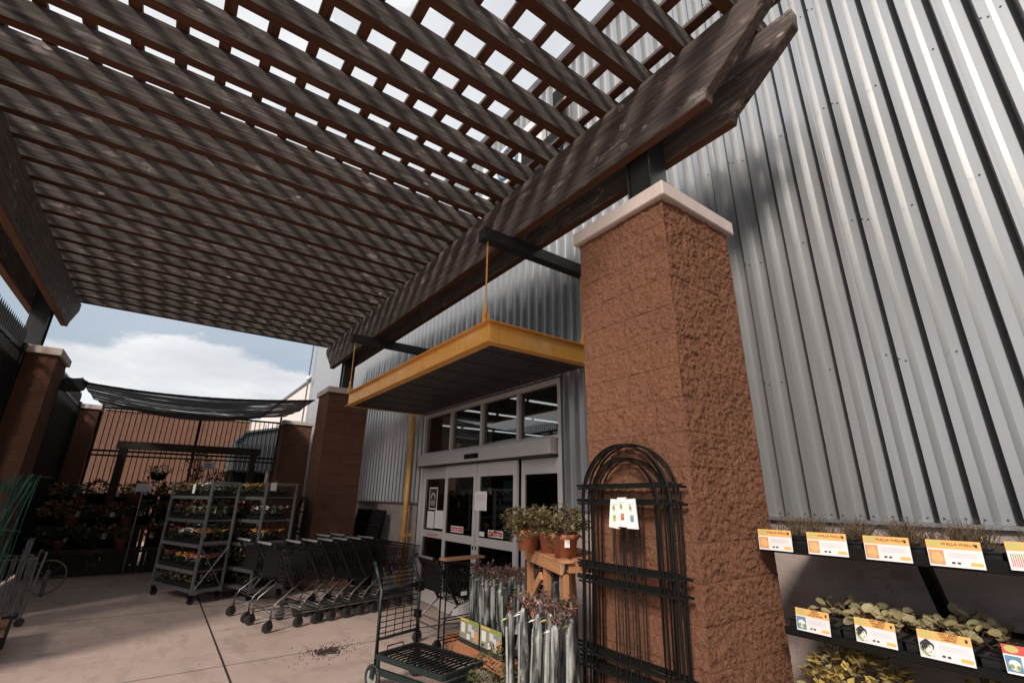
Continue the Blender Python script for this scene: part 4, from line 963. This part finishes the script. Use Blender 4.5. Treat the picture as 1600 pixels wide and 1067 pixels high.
for i in range(6): seed_tray((SX + .29, 1.44 - .262 * i, 1.386), f'tray of thin onion seedlings on top shelf behind the {(pos + ["cut off"])[i]} sign', 'onion trays on the top shelf', 'onion', 3 + i)
for i in range(6): seed_tray((SX + .29, 1.36 - .262 * i, .968), f'tray of round leaved cabbage seedlings behind the {(pos + ["cut off"])[i]} sign, second shelf', 'cabbage trays on the second shelf', ('few', 'cabbage', 'cabbage', 'few', 'cabbage', 'few')[i], 20 + i)
gp = thing('golden_plant', 'bushy plant with golden leaves on the lowest shelf by the pillar', 'plant', (3.16, 1.27, .523))
foliage(800, .21, .27, .055, .034, [0, 0, 0, 1], 4, False, 91, .10).build('foliage', [L_GOLD, L_GOLD, L_PALE2, L_FERN2], gp); m = MB(); m.lathe((0, 0, 0), [(.001, 0), (.08, 0), (.11, .12), (.10, .12), (.001, .11)], 16); m.build('pot', PLASTIC, gp)
gp2 = dup(gp, (3.2, .62, .523), 1.7, 'bushy golden leaved plant on the lowest shelf at the right edge')
def sign(loc, w, h, label, group, lines, photo, header=ORANGE, tilt=.10, rz=.0):
    o = thing('plant_label', label, 'plant label', loc, 0, group); o.rotation_euler = (0, tilt, rz)
    m = MB(); m.box(0, .0018, -w / 2, w / 2, 0, h); m.build('card', WHITE, o)
    m = MB(); q = lambda y0, y1, z0, z1, mi, d=0: m.box(-.0008 - d, -.0002 - d, y0 * w - w / 2, y1 * w - w / 2, z0 * h, z1 * h, mi)
    # y runs right to left as seen from the yard
    q(0, 1, .68, 1, 0); q(.70, .98, .08, .62, 1, .0003); q(.03, .24, .10, .22, 2, .0003)
    for k in range(4): q(.10, .62, .53 - .05 * k, .545 - .05 * k, 3, .0003)
    q(.52, .58, .13, .20, 4, .0003); q(.42, .48, .13, .20, 4, .0003); q(.06, .11, .78, .90, 4, .0003)
    pts = [(-.0018, .83 * w - w / 2 + math.cos(a) * w * .13, .86 * h + math.sin(a) * h * .13) for a in [i * PI / 8 for i in range(16)]]; m.add(pts, [tuple(range(16))], 5)
    if photo == 'onion':
        pts = [(-.0022, .83 * w - w / 2 + math.cos(a) * w * .11, .33 * h + math.sin(a) * h * .22) for a in [i * PI / 8 for i in range(16)]]; m.add(pts, [tuple(range(16))], 6)
    elif photo == 'cabbage':
        for k, (rr_, mi) in enumerate(((.13, 4), (.115, 9), (.10, 7), (.088, 4), (.075, 9), (.06, 7), (.045, 4), (.035, 7))):
            ox, oz = .022 * math.sin(k * 2.4), .05 * math.cos(k * 2.1)
            pts = [(-.0012 - k * .0003, (.84 + ox) * w - w / 2 + math.cos(a) * w * rr_ * (1 + .14 * math.sin(3 * a + k)), (.34 + oz) * h + math.sin(a) * h * rr_ * 2.0 * (1 + .12 * math.cos(4 * a + k))) for a in [i * PI / 10 for i in range(20)]]; m.add(pts, [tuple(range(20))], mi)
    elif photo == 'leek':
        for k in range(7): y = .72 + k * .036; q(y, y + .014, .12, .40, 8, .0012); q(y, y + .016, .40, .58, 9, .0012)
    else:
        for k, (oy, oz, r_, mi) in enumerate(((.0, -.02, .105, 3), (-.03, .04, .06, 7), (.035, .05, .055, 7), (.0, -.02, .06, 7), (.05, -.06, .04, 9), (-.06, -.08, .04, 9))):
            pts = [(-.0016 - k * .0003, (.83 + oy) * w - w / 2 + math.cos(a) * w * r_ * (1 + .12 * math.sin(5 * a)), (.33 + oz) * h + math.sin(a) * h * r_ * 1.8) for a in [i * PI / 8 for i in range(16)]]; m.add(pts, [tuple(range(16))], mi)
    m.build('print', [header, {'onion': ONION, 'cabbage': LGREY, 'leek': WHITE}.get(photo, BLUEP), AMBER, LGREY, INK, OLIVE, vary('onion flesh', (.85, .45, .20), .4, 0, .3, 40), WHITE, REDP, GREENPR], o)
    n = len(lines)
    for k, ln in enumerate(lines):
        sz = h * (.15 if n == 1 else .105); text('lettering', ln, sz, INKB, o, (-.0026, -.10 * w, h * (.86 if n == 1 else .95 - k * .095)), (PI / 2, 0, -PI / 2))
    return o
INKB = mat('brown lettering', (.20, .07, .02), .5)
gL = 'plant signs on the top shelf'; gM = 'plant signs on the second shelf'
sx_ = SX - .016
for i, (yc, lb_) in enumerate(((1.477, 'WALLA WALLA'), (1.203, 'WALLA WALLA'), (.935, 'WALLA WALLA'), (.681, 'WALLA WALLA'))):
    sign((sx_, yc, 1.374), .19, .112, f'white and orange onion sign reading WALLA WALLA, {pos[i].replace("rightmost", "fourth").replace("second from right", "fourth")} on the top shelf', gL, [lb_], 'onion', tilt=.08 + .03 * (i % 2), rz=R.uniform(-.05, .05))
sign((sx_, .415, 1.385), .185, .112, 'white and orange sign with red stalk picture at the right edge of the top shelf', gL, ['L'], 'leek', rz=.03)
sign((sx_, 1.345, .983), .172, .108, 'small white and orange cauliflower sign at the left of the second shelf', gM, ['SNOW', 'CROWN', 'CAULIFLOWER'], 'cauli', tilt=.12, rz=-.08)
sign((sx_, 1.062, .988), .172, .108, 'white and orange sign reading EARLY JERSEY WAKEFIELD CABBAGE, left one of the two', gM, ['EARLY JERSEY', 'WAKEFIELD', 'CABBAGE'], 'cabbage', tilt=.14, rz=-.06)
sign((sx_, .80, .982), .19, .112, 'white and orange sign reading EARLY JERSEY WAKEFIELD CABBAGE, right one of the two', gM, ['EARLY JERSEY', 'WAKEFIELD', 'CABBAGE'], 'cabbage', tilt=.14, rz=-.04)
sign((sx_, .525, .99), .17, .105, 'plant sign with red header at the right edge of the second shelf', gM, [], 'cauli', REDP, rz=.02)

# ------------------------------------------------------------------ left side: cages, wire cart, dolly
cg = thing('tomato_cage', '', 'wire cage', (0, 0, 0))
m = MB()
for k in range(9):
    a = k * 2 * PI / 9; m.tube([(math.cos(a) * .26, math.sin(a) * .26, .0), (math.cos(a) * .19, math.sin(a) * .19, .6), (math.cos(a) * .10, math.sin(a) * .10, 1.25), (math.cos(a + .3) * .055, math.sin(a + .3) * .055, 1.60 + .05 * (k % 3))], .004, 4)
m.build('wire_legs', WIREG, cg)
for z, r in ((.12, .25), (.42, .215), (.72, .18), (1.0, .145)):
    m = MB(); m.ring((0, 0, z), r, .004, 'z', 20, 4); m.build('hoop', WIREG, cg)
for k, (x, y, rx, ry) in enumerate(((-1.66, 9.02, .0, .13), (-1.62, 8.92, .03, .15), (-1.70, 9.15, -.02, .11), (-1.68, 8.82, .05, .12), (-1.76, 8.95, 0, .09), (-1.80, 9.2, .02, .15))):
    lab = 'green wire tomato cage nested in the bundle at the left edge'; o = cg if k == 0 else dup(cg, (x, y, 0), .5 * k, lab)
    o.location = (x, y, .18); o.rotation_euler = (rx, ry, .5 * k); tag(o, lab, group='green tomato cages at the left edge')
wc = thing('wire_stake_cart', 'small grey wire cart full of thin metal stakes left of the flower rack', 'cart', (-1.37, 9.38, 0), .25)
m = MB()
for z in (.22, .45, .80): m.tube([(-.2, -.25, z), (.2, -.25, z), (.2, .25, z), (-.2, .25, z)], .006, 4, closed=True)
for i in range(6):
    for s in (-.25, .25): m.tube([(-.2 + .08 * i, s, .1), (-.2 + .08 * i, s, .8)], .004, 4)
for s in (-.2, .2):
    for i in range(5): m.tube([(s, -.2 + .1 * i, .1), (s, -.2 + .1 * i, .8)], .004, 4)
m.build('basket', CART, wc)
m = MB(); m.tube([(.2, -.25, .05), (.27, -.25, .86), (.27, .25, .86), (.2, .25, .05)], .012, 6); m.build('handle', CHROME, wc)
m = MB()
for i in range(26): x, y = R.uniform(-.16, .16), R.uniform(-.2, .2); m.tube([(x, y, .12), (x + R.uniform(-.05, .12), y + R.uniform(-.05, .05), R.uniform(.7, 1.05))], .004, 4)
m.build('stakes', CART, wc)
for s in (-.2, .2):
    m = MB(); m.cyl((s, -.28, .05), (s, -.25, .05), .05, n=14); m.cyl((s, .25, .05), (s, .28, .05), .05, n=14); m.build('wheel', RUBBER, wc)
wh = thing('spoked_wheel', 'thin spoked wheel of a garden barrow standing in the shade', 'wheel', (-1.22, 11.4, .30))
m = MB(); m.ring((0, 0, 0), .25, .014, 'y', 28, 6); m.build('rim', CART, wh, True)
m = MB()
for k in range(8): a = k * PI / 4; m.tube([(0, 0, 0), (math.cos(a) * .25, 0, math.sin(a) * .25)], .005, 4)
m.cyl((0, -.05, 0), (0, .05, 0), .03, n=10); m.box(-.03, .03, .055, .075, -.3, .1); m.build('spokes', CART, wh)
dl = thing('flat_dolly', 'low wooden flat dolly with black rim at the lower left edge', 'dolly', (-1.42, 7.75, 0), .12)
m = MB(); m.box(-.40, .40, -.5, .62, .20, .235); m.build('deck', wood('dolly deck wood', 'y', (.10, .05, .03), (.20, .10, .065), (.28, .16, .11)), dl, bevel=.006)
m = MB(); m.box(-.42, -.401, -.52, .64, .15, .26); m.box(.401, .42, -.52, .64, .15, .26); m.box(-.40, .40, -.52, -.501, .15, .26); m.box(-.40, .40, .621, .64, .15, .26); m.build('rim', BLACK, dl, bevel=.006)
for x, y in ((-.3, -.4), (.3, -.4), (-.3, .5), (.3, .5)):
    m = MB(); m.cyl((x - .02, y, .075), (x + .02, y, .075), .075, n=16); m.box(x - .03, x + .03, y - .03, y + .03, .14, .199); m.build('wheel', RUBBER, dl)
gd = thing('orange_gourd', 'small orange gourd sitting on the flat dolly at the left edge', 'gourd', (-1.185, 7.80, .236))
m = MB()
for k in range(13):
    pass
prof = [(.001, 0), (.05, .005), (.085, .04), (.095, .08), (.08, .125), (.04, .148), (.001, .14)]
m.lathe((0, 0, 0), prof, 24); m.v = [(v[0] * (1 + .07 * math.cos(8 * math.atan2(v[1], v[0]))), v[1] * (1 + .07 * math.cos(8 * math.atan2(v[1], v[0]))), v[2]) for v in m.v]; m.build('body', PUMP, gd, True)
m = MB(); m.tube([(0, 0, .135), (.005, 0, .165), (.02, .0, .185)], [.014, .010, .009], 6); m.build('stalk', L_FERN, gd)

# trellis panels leaning on the stem wall ---------------------------------
pm = MB(); pm.tube([(0, -.32, 0), (0, -.32, 1.38), (0, .32, 1.38), (0, .32, 0)], .012, 5, closed=True)
for i in range(7): y = -.24 + .08 * i; pm.tube([(0, y, 0), (0, y, 1.38)], .009, 4)
for z in (.3, .7, 1.1): pm.tube([(0, -.32, z), (0, .32, z)], .007, 4)
pme = pm.mesh('wire_trellis', BLACK)
for k in range(14):
    o = link('wire_trellis', pme); o.location = (3.40 + .022 * (k % 7), 9.62 + (k // 7) * .82 + R.uniform(-.06, .06), 0); o.rotation_euler = (R.uniform(-.01, .01), .19 - .009 * (k % 7), R.uniform(-.04, .04))
    tag(o, 'black wire trellis panel in the dark stack leaning on the wall behind the carts', 'trellis panel', 'trellis panels leaning behind the carts')

# ------------------------------------------------------------------ display benches and plants at the back
bw = wood('bench wood', 'x', (.03, .024, .02), (.065, .05, .042), (.10, .085, .07))
BZ = ((14.9, 1.36, .42), (14.35, .92, .42), (13.85, .50, .42))
for bi, (x0, x1, lab) in enumerate(((-1.9, -.05, 'dark tiered plant bench at the left below the bar fence'), (-.045, 1.85, 'dark tiered plant bench behind the flower racks'))):
    b = thing('plant_bench', lab, 'plant bench', (0, 0, 0), 0, 'tiered plant benches along the back fence')
    for y, z, d in BZ:
        m = MB(); m.box(x0, x1, y - d / 2, y + d / 2, z - .04, z); m.box(x0, x1, y - d / 2 - .03, y - d / 2 - .001, z - .07, z + .02); m.build('bench_top', bw, b)
    for x in (x0 + .06, x1 - .06):
        m = MB(); m.box(x - .04, x + .04, 15.12, 15.2, 0, 1.5); m.box(x - .04, x + .04, 13.66, 13.74, 0, .43); m.bar((x, 13.7, .4), (x, 15.12, 1.3), .05, .07); m.build('bench_leg', DARKWOOD, b)
    for yy, z0, z1 in ((13.68, .02, .43), (14.1, .03, .85), (14.62, .04, 1.29), (15.2, .02, 1.62)):  # solid boards added to keep the area under and behind the tiers dark
        m = MB(); m.box(x0 + .11, x1 - .11, yy, yy + .015, z0, z1); m.build('added_dark_panel', DARKWOOD, b)
def pot_mesh():
    m = MB(); m.lathe((0, 0, 0), [(.001, 0), (.07, 0), (.095, .13), (.105, .132), (.105, .15), (.092, .15), (.001, .135)], 12); return m
POTS = [pot_mesh().mesh('pot', PLASTIC, True), pot_mesh().mesh('pot', TERRA, True)]
FOL = []
for s, (mats, n, rad, h, nf) in enumerate((([L_DARK, L_MID], 140, .15, .24, 0), ([L_RED, L_DARK, L_RUST], 150, .15, .26, 0), ([L_MID, L_RUST], 140, .14, .22, 0), ([L_DARK, L_MID, F_ORANGE], 140, .15, .2, 16), ([L_DARK, L_MID, F_WHITE], 130, .14, .2, 10))):
    m = foliage(n, rad, h, .08, .05, list(range(len(mats) if not nf else 2)), 4, False, 200 + s, .12)
    if nf: m2 = MB(); flowers(m2, nf, .13, .30, .032, (2,), 300 + s); m.add(m2.v, m2.f, 2)
    FOL.append(m.mesh('foliage', mats))
tm = MB(); tm.box(-.028, .028, -.125, -.122, .14, .21); TAGM = tm.mesh('price_tag', WHITE)
desc = ['dark green leafy plant', 'dark red leaved plant', 'rust tinged leafy plant', 'plant with orange flowers', 'plant with white flowers']; tn = ['upper tier', 'middle tier', 'lower tier']
for ti, (y, z, d) in enumerate(BZ):
    for i in range(11):
        x = -1.78 + i * .335 + R.uniform(-.05, .05); v = R.choice((0, 1, 1, 2, 2, 3, 0, 4)); s = R.uniform(1.15, 1.6)
        if abs(x) < .08: x = .15
        o = thing('potted_plant', f'{desc[v]} on the {tn[ti]} of the back benches, number {i + 1} from left', 'potted plant', (x, y + R.uniform(-.05, .05), z + .001), R.uniform(-.7, .7), 'potted plants on the back benches'); o.scale = (s, s, s)
        link('pot', POTS[i % 3 == 1], o); link('foliage', FOL[v], o)
        if i % 2: link('price_tag', TAGM, o)
def tall_shrub(loc, label, h, mats, seed, n=380, rad=.3):
    o = thing('tall_shrub', label, 'shrub', loc, 0); rr = random.Random(seed); m = MB(); f = MB()
    for k in range(9):
        a = rr.uniform(0, 6.28); r0 = rr.uniform(.02, rad); top = (math.cos(a) * r0, math.sin(a) * r0, h * rr.uniform(.7, 1)); m.tube([(0, 0, .1), (top[0] * .6, top[1] * .6, h * .5), top], [.012, .008, .003], 4)
        for q in range(n // 9):
            t_ = rr.uniform(.3, 1); c = Vector((0, 0, .1)).lerp(Vector(top), t_) + Vector((rr.gauss(0, .05), rr.gauss(0, .05), rr.gauss(0, .05))); f.leaf(c, (rr.gauss(0, 1), rr.gauss(0, 1), rr.gauss(.2, .6)), (0, 0, 1), .085, .05, rr.randrange(len(mats)))
    m.build('stems', STEM, o); f.build('foliage', mats, o); mm = MB(); mm.lathe((0, 0, 0), [(.001, 0), (.13, 0), (.17, .26), (.15, .26), (.001, .24)], 14); mm.build('pot', PLASTIC, o)
tall_shrub((.74, 14.95, 1.361), 'tall red leaved shrub rising above the timber beam behind the flower rack', 1.45, [L_RED, L_DARK, L_RUST], 5)
tall_shrub((1.20, 14.9, 1.361), 'red shrub on the back bench right of the taller red shrub', .95, [L_RED, L_RUST], 6)
tall_shrub((1.35, 11.0, 0), 'rust coloured shrub standing between the two plant racks', 1.55, [L_RED, L_RUST, L_DARK, F_ORANGE], 8, 420, .22)
hp = thing('hanging_basket', 'dark hanging basket of leaves under the timber beam', 'hanging basket', (-.06, 14.6, 1.92))
m = MB(); m.lathe((0, 0, 0), [(.001, 0), (.12, .01), (.19, .17), (.20, .19), (.18, .19), (.001, .16)], 16); m.build('bowl', PLASTIC, hp, True)
foliage(160, .24, .2, .08, .05, [0, 1], 4, False, 404, .14).build('foliage', [L_DARK, L_MID], hp)
m = MB()
for k in range(3): a = k * 2.09; m.tube([(math.cos(a) * .19, math.sin(a) * .19, .19), (0, 0, .70)], .004, 3)
m.build('hanger', BLACK, hp)
for (x, y, h, lab) in ((-.27, 13.4, 1.72, 'small white sign board on a thin post before the left plant bench'), (.87, 13.5, 2.24, 'white sign board on a taller post above the flower rack')):
    s_ = thing('post_sign', lab, 'sign', (x, y, 0)); m = MB(); m.cyl((0, 0, 0), (0, 0, h), .014, n=6); m.build('post', ZINC, s_)
    m = MB(); m.box(-.13, .13, -.025, -.016, h - .06, h + .11); m.build('board', WHITE, s_)
    m = MB()
    for k in range(3): m.box(-.09, .09 - .03 * k, -.028, -.0255, h - .03 + .04 * k, h - .012 + .04 * k)
    m.build('print', INK if h > 2 else LGREY, s_)
